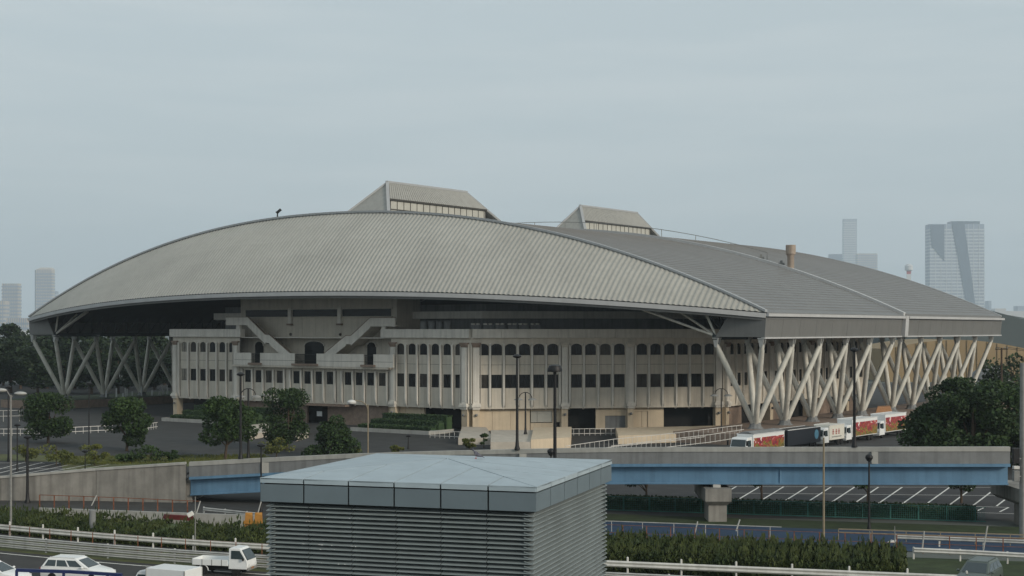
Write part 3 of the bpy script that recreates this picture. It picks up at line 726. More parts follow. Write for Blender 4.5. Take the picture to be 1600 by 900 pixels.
# low shrubs
for i, (px, py, w, h, lm, lab) in enumerate((
 (40, 722, 2.3, 2.0, 'leafy', 'yellow green shrub beside the grey double lamp post'),
 (88, 727, 3.2, 3.0, 'leafy', 'large yellow green shrub below the round plaza tree'),
 (148, 727, 2.2, 2.4, 'leafy', 'small spreading yellow green tree shrub on the grass strip above the ramp wall'),
 (205, 722, 2.2, 1.0, 'leafm', 'low clipped shrub on the grass strip beside the spreading shrub'),
 (236, 722, 2.6, 2.0, 'leafm', 'wide green shrub with sparse branches at the end of the grass strip'),
 (268, 722, 1.2, 1.4, 'leafd', 'small dark shrub at the right end of the grass strip'),
 (432, 716, 2.4, 2.7, 'leafy', 'thin reddish green shrub behind the bridge parapet left of the conical bush'),
 (549, 712, 1.6, 1.0, 'leafy', 'bright low shrub at the foot of the conical bush'),
 (620, 708, 1.3, 1.0, 'leafy', 'tiny yellow shrub behind the bridge parapet below the right hedge'),
 (733, 702, 1.6, 1.6, 'leafy', 'leafy shrub growing before the pale terrace slab'),
 (756, 700, .9, 1.9, 'leafm', 'thin bare shrub at the right edge of the terrace slab'))):
    t = make_tree('shrub', lab, h, w*.8, h*.3, clumps(h, w*.8, h*.25, 7, (.3,.5), False, .5), 900, .22, lm, 30+i, tr=.06, cat='shrub', group='low shrubs behind the ramp wall')
    p = at(px, py); put(t, (p.x, p.y, 0))
# dark wood left behind the arena
wl_lab = {}
rnd = random.Random(5)
proto = [make_tree('wood_tree', 'dark broad tree in the wood behind the left struts', 15+i*1.2, 6.2, 4, clumps(15+i*1.2, 6.2, 3, 16, (.34,.52)), 2600, .75, 'leafw', 60+i, tr=.3, group='trees of the wood behind the left struts') for i in range(3)]
k = 0
for row, (dd, ht) in enumerate(((352, .80), (378, .92), (405, 1.02))):
    for j in range(9 if row else 8):
        px = -25+j*42+row*15
        o = proto[k] if k < 3 else copy_tree(proto[k % 3])
        if row == 0 and px > 40: ht2 = ht*.8
        else: ht2 = ht
        p = dist(px, dd+rnd.uniform(-5,5)); put(o, (p.x, p.y, 0), rnd.uniform(0,6), None, (1.05, 1.05, ht2*rnd.uniform(.9, 1.08)))
        k += 1
# right group of big trees
for i, (px, d, h, r, lab) in enumerate(((1468, 166, 8.6, 4.6, 'big spreading tree beside the parked trucks, leftmost of the right clump'),
 (1520, 160, 9.6, 5.2, 'broad dark tree in the middle of the right clump, behind the bridge'),
 (1575, 166, 10.3, 5.2, 'dark tree at the right edge behind the bridge end'),
 (1500, 178, 9.8, 4.4, 'dark tree at the back of the right clump near the struts'),
 (1625, 172, 10.6, 5.5, 'dark tree cut by the right edge of the photo'))):
    t = make_tree('broad_tree', lab, h, r, 2.5, clumps(h, r, 1.2, 20, (.34,.52), False, .6), 12000, .34, 'leafd' if i % 2 else 'leafm', 80+i, tr=.28, group='big trees behind the bridge')
    p = dist(px, d); put(t, (p.x, p.y, 0))
t = make_tree('broad_tree', 'distant rounded dark tree in front of the tan hall', 10.5, 6, 3, clumps(10.5, 6, 2, 14, (.35,.5)), 1800, .6, 'leafd', 95, tr=.3)
p = dist(1580, 300); put(t, (p.x, p.y, 0))
# little trees of the lower parking lot
for i, (px, lab) in enumerate(((1010, 'small dark tree under the bridge left of the pier'), (1190, 'small dark tree under the bridge right of the pier'), (1356, 'small dark tree between parking bays beside the short round lamp'), (1502, 'small dark tree between parking bays near the right pier'))):
    t = make_tree('parking_tree', lab, 3.3, 1.9, 1.5, clumps(3.3, 1.9, 1.5, 8, (.35,.5)), 1500, .22, 'leafd', 110+i, tr=.1, group='small trees in the lower parking lot')
    p = dist(px, 131); put(t, (p.x, p.y, 0))

# ------------------------------------------------------------------ hedges and banks
def hedgebox(path, w, z0, z1, n, size, lm, name, rnd, kind=None, parent=None, core=True, slope=0, tall=.0):
    m = MB(); segs = [(Vector(a), Vector(b)) for a, b in zip(path[:-1], path[1:])]; tot = sum((b-a).length for a, b in segs)
    for a, b in segs:
        d = (b-a).normalized(); nn = V(-d.y, d.x, 0)
        if core: m.hexa([a-nn*w*.42+V(0,0,z0), b-nn*w*.42+V(0,0,z0), b+nn*w*.42+V(0,0,z0), a+nn*w*.42+V(0,0,z0)], [a-nn*w*.38+V(0,0,z1-.12-slope), b-nn*w*.38+V(0,0,z1-.12-slope), b+nn*w*.38+V(0,0,z1-.12), a+nn*w*.38+V(0,0,z1-.12)])
        for i in range(int(n*(b-a).length/tot)):
            f = rnd.random(); q = rnd.uniform(-.5,.5); face = rnd.random()
            wv = (.16*math.sin(f*13+a.x)+.12*math.sin(f*31+2*a.x)+.10*math.sin(a.x*1.7+f*5))*(1 if tall else 0)
            if face < .5: z = z1-slope*(.5-q)+rnd.uniform(-.1,.06)+wv
            elif face < .92: z = rnd.uniform(z0, z1-slope); q = -.45+rnd.uniform(-.06,.05)
            else: z = rnd.uniform(z0, z1); q = .45
            if nn.y < 0 and face >= .5: q = -q
            p = a+(b-a)*f+nn*w*q+V(0,0,z)
            u_ = V(rnd.gauss(0,1), rnd.gauss(0,1), rnd.gauss(0,.8)+(2.5 if tall else 0)).normalized(); v_ = u_.orthogonal().normalized()
            v_ = v_*math.cos(6.3*f*77)+u_.cross(v_)*math.sin(6.3*f*77); s = size*rnd.uniform(.6,1.4)
            if tall and rnd.random() < .25: s *= 1+tall
            if tall and face < .5 and rnd.random() < .05: p = p+V(0,0,rnd.uniform(.1,.45)); u_ = V(rnd.gauss(0,.15),0,1).normalized(); s = size*3.2; v_ = V(.35,0,0)
            m.poly(p-u_*s*.6, p+v_*s*.35, p+u_*s*.6, p-v_*s*.35)
    o = m.build(name, M[lm], parent)
    if kind: o['kind'] = kind
    return o
rnd = random.Random(11)
hd = (C1-C0).normalized()
for lab, p0, p1 in (('clipped dark hedge in three steps before the left wing of the arena', 255, 385), ('clipped dark hedge in steps before the middle of the arena', 548, 668)):
    fr = Face(C0+FR.en*9.5, C1+FR.en*9.5); x0, x1 = fr.x(p0), fr.x(p1); c = fr.q((x0+x1)/2, 0, 0)
    t = thing('hedge', lab, 'hedge', c, 'stepped hedges before the arena')
    for yo, zt in ((-5.5, 2.5), (-3.6, 1.7), (-1.7, 1.0)):
        hedgebox([fr.q(x0+(.4*(-yo)), yo, 0), fr.q(x1-.2, yo, 0)], 1.7, 0, zt, 2600, .22, 'hedge', 'hedge_step', rnd, parent=t)
    m = MB(); 
    m = fr.box(x0, x1, -.25, .1, 0, .55); fr.box(x1-.02 if p0 > 400 else x0-.3, x1+.3 if p0 > 400 else x0, -6, .1, 0, .55, m); m.build('hedge_kerb', M['paral'], t)
# low hedge beside the lower parking lot
o = hedgebox([V(1, 130.5, 0), V(20, 125.0, 0), V(38, 120.6, 0)], 3.0, 0, .9, 9000, .2, 'hedge', 'parking_hedge', rnd)
tag(o, 'long low dark green hedge between the lower parking lot and the blue path', 'hedge')
# overgrown banks behind the guardrail
def curve(x0, x1, off, n=14): return [V(x, rc(x)+off, 0) for x in np.linspace(x0, x1, n)]
hedgebox(curve(-80, -13, 3.6), 4.2, 0, 1.25, 80000, .115, 'ivy', 'overgrown_bank', rnd, 'stuff', slope=.5, tall=1.2)
hedgebox(curve(2, 24.5, 3.6), 5.2, 0, 1.6, 70000, .115, 'ivy', 'overgrown_bank', rnd, 'stuff', slope=.5, tall=1.4)
# rough grass tufts along the plaza grass strip
m = MB()
for i in range(5000):
    a = rnd.random(); px = 95+a*320; py = rnd.uniform(714, 727)-(a*4); p = at(px, py); s = rnd.uniform(.1,.3)
    m.poly(p, p+V(rnd.uniform(.05,.12),0,0), p+V(rnd.uniform(-.1,.1), rnd.uniform(-.1,.1), s))
m.build('rough_grass', M['leafy'])['kind'] = 'stuff'

# ------------------------------------------------------------------ blue girder bridge and ramp wall
bp = [(-10,146,3.0+.0),(0,133.0,2.2),(150,132.6,2.95),(290,131.2,3.62),(307,130.9,3.70),(450,128.6,4.35),(600,125.8,4.95),(780,122.6,5.45),(960,120,5.85),(1270,116.8,6.12),(1580,114.5,6.34)]
B = {px: (dist(px, d).x, d, z) for px, d, z in bp}
def bspl(x):
    pts = sorted((v for k_, v in B.items() if k_ >= 0)); 
    X = [p[0] for p in pts]; return np.interp(x, X, [p[1] for p in pts]), np.interp(x, X, [p[2] for p in pts])
bridge = thing('bridge', 'long road bridge with a blue steel girder and grey concrete parapet', 'bridge', (8, 121, 0))
XA, XB = B[290][0]+.35, B[1580][0]
xs = np.linspace(XA, XB, 40); wob = np.array([np.mean([bspl(x+dx)[0] for dx in np.linspace(-6,6,9)]) for x in xs]); wz = np.array([np.mean([bspl(x+dx)[1] for dx in np.linspace(-6,6,9)]) for x in xs])
wob[0] = bspl(XA)[0]; wz[0] = bspl(XA)[1]
def sweep(y0, y1, z0, z1, nm, mt, i0=0, i1=39, dz=0, parent=bridge):
    m = MB(); m.loft([[V(xs[i], wob[i]+y0, wz[i]+z0), V(xs[i], wob[i]+y1, wz[i]+z0), V(xs[i], wob[i]+y1, wz[i]+z1), V(xs[i], wob[i]+y0, wz[i]+z1)] for i in range(i0, i1+1)])
    return m.build(nm, mt, parent)
segs = [(0,9),(9,18),(18,27),(27,39)]
for a, b in segs:
    sweep(-.06, .38, -.36, 0, 'parapet_cap', M['paral'], a, b)
    sweep(0, .32, -1.32, -.365, 'parapet', M['para'], a, b)
sweep(-.10, .8, -1.56, -1.325, 'edge_beam', M['blue'])
sweep(.55, .70, -2.95, -1.56, 'girder_web', M['blue']); sweep(.35, .9, -3.02, -2.9, 'girder_flange', M['blue'])
sweep(5.4, 5.6, -2.95, -1.56, 'far_girder', M['blue'])
sweep(.8, 6.8, -1.5, -1.2, 'deck_slab', M['para']); sweep(.4, 6.4, -1.19, -1.15, 'deck_road', M['road']); sweep(6.5, 6.8, -1.2, -.75, 'far_kerb', M['para'])
for i in (20, 29):
    p = V(xs[i], wob[i]+.5, 0); m = MB(); m.box(p.x-.06, p.x+.06, p.y-.03, p.y+.03, wz[i]-2.9, wz[i]-1.57); m.build('web_stiffener', M['blue'], bridge)
for px, hw in ((376, .55), (812, .55), (1340, .45)):
    i = int(np.argmin(abs(xs-dist(px, 122).x))); m = MB(); m.box(xs[i]-.1, xs[i]+hw*.9, wob[i]-.16, wob[i]+.05, wz[i]-1.31, wz[i]-.37); m.build('lamp_plinth', M['paral'], bridge)
for px, w in ((1118, 1.05), (1592, 1.7)):
    x = dist(px, 119.5).x; i = int(np.argmin(abs(xs-x))); zb = wz[i]-3.05; y = wob[i]
    m = MB(); m.hexa([(x-w*.7,y-.1,0),(x+w*.7,y-.1,0),(x+w*.7,y+2.4,0),(x-w*.7,y+2.4,0)], [(x-w*.7,y-.1,zb-1.6),(x+w*.7,y-.1,zb-1.6),(x+w*.7,y+2.4,zb-1.6),(x-w*.7,y+2.4,zb-1.6)]); m.build('pier', M['wall'], bridge)
    m = MB(); m.hexa([(x-w*.72,y-.15,zb-1.6),(x+w*.72,y-.15,zb-1.6),(x+w*.72,y+6.5,zb-1.6),(x-w*.72,y+6.5,zb-1.6)], [(x-w,y-.6,zb-1.25),(x+w,y-.6,zb-1.25),(x+w,y+6.6,zb-1.25),(x-w,y+6.6,zb-1.25)])
    m.box(x-w, x+w, y-.6, y+6.6, zb-1.25, zb-.22); m.build('pier_cap', M['wall'], bridge)
    m = MB(); m.box(x-.3, x+.3, y+.3, y+.95, zb-.22, zb+.02); m.build('bearing', M['galv'], bridge)
i = 2; m = MB(); m.ell((xs[i]+1.4, wob[i]+.52, wz[i]-2.25), 1.0, .12, .3, 10, 6); m.build('drain_cover', M['black'], bridge)
# ramp wall with coping, panels and abutment
rw = thing('ramp_wall', 'stained pale concrete retaining wall of the ramp with a thin coping', 'wall', (-40, 133, 0))
wp = [B[0], B[150], B[290]]; wp = [(-75, 133.4, .4)]+wp
pn = []
for (a, b) in zip(wp[:-1], wp[1:]):
    n = 2 if b[0]-a[0] > 12 else 1
    for j in range(n):
        lerp = lambda f: tuple(a[q]+(b[q]-a[q])*f for q in range(3)); pn.append((lerp(j/n), lerp((j+1)/n)))
for a, b in pn:
    m = MB(); g = .02
    m.hexa([(a[0]+g,a[1],-.2),(b[0]-g,b[1],-.2),(b[0]-g,b[1]+.5,-.2),(a[0]+g,a[1]+.5,-.2)], [(a[0]+g,a[1]+.05,a[2]-.2),(b[0]-g,b[1]+.05,b[2]-.2),(b[0]-g,b[1]+.5,b[2]-.2),(a[0]+g,a[1]+.5,a[2]-.2)]); m.build('wall_panel', M['wall'], rw)
    m = MB(); m.hexa([(a[0]+g,a[1]-.06,a[2]-.2),(b[0]-g,b[1]-.06,b[2]-.2),(b[0]-g,b[1]+.5,b[2]-.2),(a[0]+g,a[1]+.5,a[2]-.2)], [(a[0]+g,a[1]-.06,a[2]),(b[0]-g,b[1]-.06,b[2]),(b[0]-g,b[1]+.5,b[2]),(a[0]+g,a[1]+.5,a[2])]); m.build('coping', M['paral'], rw)
a = B[290]; m = MB(); m.box(a[0]-.3, a[0]+.45, a[1]+.55, a[1]+6.5, -.2, a[2]-1.6); m.build('abutment', M['wall'], rw)
m = MB(); m.loft([[V(x, y+.5, z-1.2) for x, y, z in wp]+[V(x, y+6.8, z-1.2) for x, y, z in wp[::-1]], [V(x, y+.5, z-1.0) for x, y, z in wp]+[V(x, y+6.8, z-1.0) for x, y, z in wp[::-1]]]); m.build('ramp_road', M['road'], rw)

# ------------------------------------------------------------------ guardrails
def guardrail(name, label, pts, zs, hb, m_, post=3.6, tip=True, ph=None):
    c = pts[len(pts)//2]; t = thing(name, label, 'guardrail', (c.x, c.y, 0))
    for z in zs:
        b = MB(); prof = [(-.02,0),(-.09,hb*.22),(-.03,hb*.5),(-.09,hb*.78),(-.02,hb),(.03,hb),(.03,0)]
        b.loft([[p+V(0,y,z+h_) for y, h_ in prof] for p in pts]); b.build('rail', m_, t)
    L = 0; nxt = 0
    for a, e in zip(pts[:-1], pts[1:]):
        l = (e-a).length
        while nxt <= L+l:
            p = a.lerp(e, (nxt-L)/l); b = MB(); b.lathe(p+V(0,.1,0), [(.07,0),(.07,max(zs)+hb+(.22 if tip else .02)),(.03,max(zs)+hb+(.26 if tip else .03))], 6); b.build('post', M['white_steel'], t); nxt += post
        L += l
    return t
guardrail('guardrail', 'white steel guardrail along the foot of the left overgrown bank', curve(-60, -12.5, 0, 18), (.50,), .42, M['white_steel'], 3.4)
guardrail('guardrail', 'white steel guardrail along the foot of the right overgrown bank', curve(4, 48, 0, 16), (.50,), .40, M['white_steel'], 3.4)
guardrail('barrier_rail', 'grey triple beam barrier in the middle of the left road', curve(-60, -10, -4.9, 18), (.12,.42,.72), .24, M['galv'], 5.5, False)
guardrail('barrier_rail', 'grey beam barrier in the foreground right of the louvred tower', curve(4, 48, -4.9, 16), (.12,.42,.72), .24, M['galv'], 5.5, False)
guardrail('guardrail', 'white guardrail on the service road under the bridge behind the left bank', [V(p.x,p.y,0) for p in (dist(318,121),dist(400,117.5))], (.55,), .3, M['galv'], 2.5, False)
guardrail('guardrail', 'faded white guardrail at the far right, nearer the blue path', [V(dist(px,d).x,d,0) for px, d in ((1400,105.5),(1520,104),(1640,102.5))], (.45,), .3, M['galv'], 3.0, False)
guardrail('guardrail', 'pale guardrail on the right beside the dark car', [V(dist(px,d).x,d,0) for px, d in ((1428,99.0),(1510,98),(1640,96))], (.45,), .35, M['white_steel'], 3.0, False)

# ------------------------------------------------------------------ fences
def fence(name, label, pts, h, m_, sp, rails=(1.0,), pw=.07, mesh=0, cat='fence', rail_w=.05, parts='post'):
    c = pts[len(pts)//2]; t = thing(name, label, cat, (c.x, c.y, c.z))
    for r in rails:
        b = MB()
        for a, e in zip(pts[:-1], pts[1:]): b.bar(a+V(0,0,h*r), e+V(0,0,h*r), rail_w)
        b.build('rail', m_, t)
    L = 0; nxt = 0
    for a, e in zip(pts[:-1], pts[1:]):
        l = (e-a).length
        while nxt <= L+l:
            p = a.lerp(e, (nxt-L)/l); b = MB(); b.box(p.x-pw/2, p.x+pw/2, p.y-pw/2, p.y+pw/2, p.z, p.z+h); b.build(parts, m_, t); nxt += sp
        L += l
    if mesh:
        b = MB()
        for a, e in zip(pts[:-1], pts[1:]):
            n = int((e-a).length/mesh)
            for i in range(n):
                p = a.lerp(e, i/n); b.bar(p, p+V(0,0,h), .018)
            for z in np.arange(.1, h, mesh): b.bar(a+V(0,0,z), e+V(0,0,z), .014)
        b.build('mesh_wires', m_, t)['kind'] = 'stuff'
    return t
fence('rusty_fence', 'rusty brown railing at the foot of the ramp wall', [dist(62,122), dist(185,120), dist(312,117.5)], 1.75, M['rust'], 1.38, (1.0,.35), .08)
fence('rusty_fence', 'low rusty wire fence along the left road barrier', curve(-60,-12,-1.6,10), 1.15, M['rust'], 2.0, (1.0,), .05, rail_w=.02)
fence('rusty_fence', 'brown wire fence along the near edge of the blue path', curve(3,46,14.6,10), 1.25, M['rust'], 1.75, (1.0,.55), .06, rail_w=.03)
fence('mesh_fence', 'green wire mesh fence before the low parking hedge', [V(1,127.6,0), V(20,122.6,0), V(38,118.0,0)], 1.2, M['teal'], 2.2, (1.0,.05), .06, .16)
fence('path_railing', 'pale handrail along the far edge of the blue path', curve(3,20,20.2,6), .8, M['galv'], 2.4, (1.0,), .05, rail_w=.06)
fence('path_railing', 'brownish handrail at the right end of the blue path', curve(24,46,20.2,6), .8, M['tanp'], 2.4, (1.0,.7), .05, rail_w=.08)
# white fences on the arena deck ramp
def rampf(label, pts, sp=.75): return fence('ramp_railing', label, [dist(px, d, zat(py, d)-1.1) for px, py, d in pts], 1.1, M['white_steel'], sp, (1.0,.12), .05, cat='railing', rail_w=.07)
rampf('white picket railing climbing along the ramp to the right struts, rear one', [(884,697,188),(960,686,192),(1060,676,197),(1160,664,201)])
rampf('white picket railing in front of the ramp, nearer the bridge', [(955,697,183),(1040,687,187),(1110,679,190),(1162,671,192)])
fence('barrier_railing', 'white low barrier across the left plaza', [at(-20,681), at(60,681), at(176,675)], 1.0, M['white_steel'], 1.2, (1.0,.35), .06, cat='railing', rail_w=.08)
fence('barrier_railing', 'short white barrier beside the left hedge', [at(208,676), at(246,670)], 1.0, M['white_steel'], .9, (1.0,.35), .06, cat='railing', rail_w=.08)
fence('barrier_railing', 'white barrier in front of the dark opening in the middle of the arena', [at(672,684), at(722,686)], 1.0, M['white_steel'], .8, (1.0,.3), .06, cat='railing', rail_w=.07)
fence('barrier_railing', 'white barrier in front of the dark opening behind the ramp', [at(888,681), at(960,680)], 1.0, M['white_steel'], .8, (1.0,.3), .06, cat='railing', rail_w=.07)
fence('deck_railing', 'grey railing on the deck at the far left', [dist(-20,212,2.1), dist(45,214,2.1)], 1.6, M['galv'], 1.1, (1.0,.5), .07, cat='railing', rail_w=.07)
# embankments and terraces
def block(name, label, cat, pts, z0, z1, mt, inset=0, top=None):
    m = MB(); P = [Vector((p[0],p[1],0)) for p in pts]; c = sum(P, V(0,0,0))/len(P)
    m.hexa([V(p.x,p.y,z0) for p in P], [V(p.x+(c.x-p.x)*inset, p.y+(c.y-p.y)*inset, z1) for p in P]); o = m.build(name, mt)
    if cat: tag(o, label, cat)
    else: o['kind'] = 'structure'
    return o
QL = lambda k, w: Ln+uu*k-vv*w
QR = lambda k, w: Nn+uu*k+vv*w
block('left_deck', '', None, [QL(-3,-5), QL(-3,10), QL(70,12), QL(110,-8)], -.02, 1.55, M['brown'])
block('deck_lawn', '', None, [QL(-2.7,-4.7), QL(-2.7,9.7), QL(69,11.7), QL(109,-7.7)], 1.5, 1.62, M['grass'])
block('right_deck', '', None, [QR(-6,-3), QR(-6,11), QR(110,11), QR(110,-3)], -.02, 1.5, M['brown'])
for lab, pts, z, mt in (('pale sloping terrace slab in front of the arena corner', [at(716,695), at(770,695), at(760,677), at(722,676)], .9, 'paver'),
   ('grey terrace block right of the pale slab', [at(766.5,704), at(829,704), at(833,684), at(767,684)], 1.1, 'paver'),
   ('beige terrace block at the foot of the tall black lamp', [at(829.5,704), at(892,700), at(893,682), at(834,683)], 1.4, 'beige'),
   ('beige ramp wall behind the white railings', [at(966,694), at(1165,688), at(1165,676), at(962,681)], 1.15, 'beige')):
    block('terrace_block', lab, 'terrace', pts, 0, z, M[mt])
m = MB()
for i in range(34):
    p = QL(14+i*1.6, 6+1.5*math.sin(i)); m.box(p.x-.14, p.x+.14, p.y-.05, p.y+.05, 1.6, 3.0+.6*math.sin(i*2.3))
m.build('pale_stakes', M['canv'])['kind'] = 'stuff'
o = block('orange_awning', 'orange awning behind the last parked truck', 'awning', [dist(1368,222), dist(1394,224), dist(1394,220), dist(1368,218)], 3.0, 3.9, M['ora'], .25)
o = block('red_tarp', 'dark red tarp roll on the service road behind the left bank', 'tarp', [dist(254,113.5), dist(304,112.3), dist(304,111.8), dist(258,113)], .9, 1.25, M['redt'], .1)
block('kerb_wall', 'low pale wall between the service road and the left overgrown bank', 'wall', [dist(60,117.0), dist(400,112.2), dist(400,112.5), dist(60,117.3)], 0, 1.28, M['paral'])
for lab, p0, p1, y0, y1 in (('cream planter wall left of the arena entrance, behind the layered tree', 388, 420, 688, 672), ('cream planter wall right of the forked tree near the entrance', 462, 482, 690, 680)):
    block('planter_wall', lab, 'wall', [at(p0,y0), at(p1,y0-6), at(p1,y1-4), at(p0,y1)], 0, .75, M['paver'])
for px, lab in ((389, 'orange plastic barrier beside the louvred tower, left one'), (404, 'orange plastic barrier beside the louvred tower, right one')):
    p = dist(px, 109); m = MB(); m.hexa([(p.x-.32,p.y-.3,0),(p.x+.32,p.y-.3,0),(p.x+.32,p.y+.3,0),(p.x-.32,p.y+.3,0)], [(p.x-.25,p.y-.1,1.9),(p.x+.25,p.y-.1,1.7),(p.x+.25,p.y+.1,1.9),(p.x-.25,p.y+.1,1.9)])
    m.box(p.x-.33, p.x+.33, p.y-.33, p.y-.27, 1.1, 1.35); tag(m.build('road_barrier', M['orange']), lab, 'barrier', 'orange road barriers')
# ================================================================== LAMPS AND POLES
def lamp(name, label, px, d, z0, ytop, r, m_, head, group='lamp posts around the arena'):
    p = dist(px, d, z0); h = zat(ytop, d)-z0; t = thing(name, label, 'street lamp', p, group)
    m = MB(); m.lathe(p, [(r*2.2,0),(r*2.2,.12),(r*1.5,.35),(r*1.1,.9),(r,h*.5),(r*.8,h)], 9); m.build('pole', m_, t, smooth=True)
    c = p+V(0,0,h)
    if head == 'cap':
        m = MB(); m.lathe(c, [(.1,-.1),(.34,0),(.36,.1),(.2,.22),(.05,.26)], 12); m.build('lamp_head', M['black'], t, smooth=True)
    elif head == 'mush':
        m = MB(); m.lathe(c, [(.10,-.75),(.12,-.5),(.5,-.48),(.52,-.3),(.40,-.05),(.15,.02)], 14); m.build('lamp_head', M['black'], t, smooth=True)
    elif head == 'ball':
        m = MB(); m.ell(c+V(0,0,.12), .3, .3, .26, 12, 8); m.build('lamp_head', m_, t, smooth=True)
        m = MB(); m.lathe(c, [(.1,-.2),(.22,-.1),(.2,-.02)], 10); m.build('lamp_collar', m_, t)
    elif head == 'dish2':
        for s in (-1, 1):
            m = MB(); a = [c+V(s*.9*math.sin(u), 0, -.9+.9*math.cos(u)) for u in np.linspace(0, math.pi/2, 9)]; m.tube(a, .06, 6)
            m.build('arm', m_, t)
            m = MB(); q = c+V(s*.95,0,-1.0); m.lathe(q, [(.62,-.06),(.6,0),(.35,.16),(.08,.22)], 14); m.build('lamp_dish', M['greyp'] if m_ is M['black'] else m_, t, smooth=True)
    elif head == 'double':
        for s, zz in ((-1, .25), (1, 0)):
            m = MB(); m.tube([c+V(0,0,-.2), c+V(s*.3,0,.05+zz), c+V(s*.5,0,.1+zz)], .04, 6); m.build('arm', m_, t)
            m = MB(); m.ell(c+V(s*.75,-.1,.1+zz), .5, .28, .16, 10, 6); m.build('lamp_head', M['galv'], t, smooth=True)
    elif head == 'curved':
        m = MB(); m.tube([c+V(0,0,-.6), c+V(-.15,0,-.05), c+V(-.6,0,.3), c+V(-1.3,0,.38)], .05, 6); m.build('arm', m_, t)
        m = MB(); m.lathe(c+V(-1.55,0,.2), [(.2,-.22),(.42,-.1),(.45,.05),(.3,.2),(.1,.24)], 12); m.build('lamp_head', M['white_steel'], t, smooth=True)
    elif head == 'flood':
        m = MB(); m.bar(c+V(-.12,-.1,-1.1), c+V(-.5,-.2,-1.3), .36, .3); m.build('floodlight_head', M['white_steel'], t, bevel=.04)
        m = MB(); m.tube([c+V(0,0,-1.0), c+V(-.2,-.1,-1.15)], .03, 5); m.build('bracket', m_, t)
    return t
bk = M['black']
lamp('lamp_post', 'tall thick black lamp post with a mushroom head behind the louvred tower', 867, 101, 0, 570, .125, bk, 'mush')
lamp('lamp_post', 'slim black lamp post on the bridge parapet in front of the arena corner', 808, 122.2, 5.45, 558, .11, bk, 'cap')
lamp('lamp_post', 'slim black lamp post on the bridge parapet in front of the left wing', 376, 130, 4.0, 586, .11, bk, 'cap')
lamp('lamp_post', 'slim black lamp post on the bridge parapet before the parked trucks', 1335, 116.4, 6.15, 548, .11, bk, 'cap')
lamp('plaza_lamp', 'double dish lamp on an arched arm at the arena corner', 821, 200, 1.2, 613, .12, bk, 'dish2')
lamp('plaza_lamp', 'double dish lamp rising behind the layered tree, left of its pair', 388, 176, 0, 607, .13, bk, 'dish2')
lamp('plaza_lamp', 'double dish lamp just left of the tall forked tree', 426, 193, 0, 606, .12, bk, 'dish2')
lamp('plaza_lamp', 'small dark double lamp beside the right end of the arena corner face', 1127, 203, .5, 607, .09, bk, 'dish2')
lamp('curved_lamp', 'thin lamp with a curved arm and white head behind the bridge parapet', 575, 140, 0, 632, .07, M['tanp'], 'curved')
lamp('garden_lamp', 'short black lamp with a round head standing before the blue girder at the right', 1358, 113.5, 0, 717, .08, bk, 'ball')
lamp('garden_lamp', 'short black lamp with a round head just behind the louvred tower roof', 861, 114.5, 0, 708, .08, bk, 'ball')
lamp('garden_lamp', 'short thin black lamp before the blue girder left of the louvred tower', 408, 124, 0, 697, .07, bk, 'cap')
lamp('road_lamp', 'tall grey post with two lamp heads at the far left', 17, 111, 0, 617, .08, M['greyp'], 'double')
lamp('lamp_post', 'dark post at the foot of the ramp wall, right of the grey double lamp', 43, 131, 0, 684, .12, bk, 'cap')
lamp('lamp_post', 'thin black post rising between the round tree and the lopsided tree', 139, 180, 0, 600, .07, bk, 'cap')
lamp('lamp_post', 'dark post hidden partly behind the grey double lamp', 13, 172, 0, 606, .08, bk, 'cap')
lamp('garden_lamp', 'short black lamp on the left small parking lot', 27, 160, 0, 665, .07, bk, 'cap')
lamp('garden_lamp', 'tiny black lamp on the grass strip below the lopsided tree', 133, 158, 0, 706, .05, bk, 'cap')
lamp('garden_lamp', 'small black lamp at the right hedge corner', 638, 190, 0, 682, .07, bk, 'cap')
lamp('slim_pole', 'slim tan pole rising from the right bank in front of the bridge', 1287, 99.5, 0, 684, .075, M['tanp'], 'none')
lamp('camera_pole', 'thin pole with a white floodlight in the left bank', 305, 102, 0, 776, .04, M['greyp'], 'flood')
lamp('camera_pole', 'thin pole with a white floodlight in the right bank', 1359, 95, 0, 830, .04, M['greyp'], 'flood')
lamp('camera_pole', 'short pole with a white floodlight behind the right bank', 1398, 107, 0, 822, .035, M['greyp'], 'flood')
# grey signal pole at the right edge with its boxes
p = dist(1598, 108, 0); sp = thing('signal_pole', 'thick grey pole with dark and white boxes at the right edge', 'pole', p)
m = MB(); m.lathe(p, [(.3,0),(.26,.5),(.2,13)], 10); m.build('pole', M['greyp'], sp)
for x0, x1, y0, y1, nm, mt in ((1582,1592,700,724,'signal_box',M['black']), (1583,1592,728,733,'white_plate',M['white_steel']), (1583,1592,735,752,'control_box',M['greyp'])):
    a, b = dist(x0,107.6), dist(x1,107.6); m = MB(); m.box(a.x, b.x, 107.4, 107.8, zat(y1,107.6), zat(y0,107.6)); m.build(nm, mt, sp, bevel=.03)
m = MB(); m.bar(V(dist(1587,107.6).x,107.6,6), V(p.x,108,6), .08); m.bar(V(dist(1587,107.6).x,107.6,4.7), V(p.x,108,4.7), .08); m.build('bracket', M['greyp'], sp)
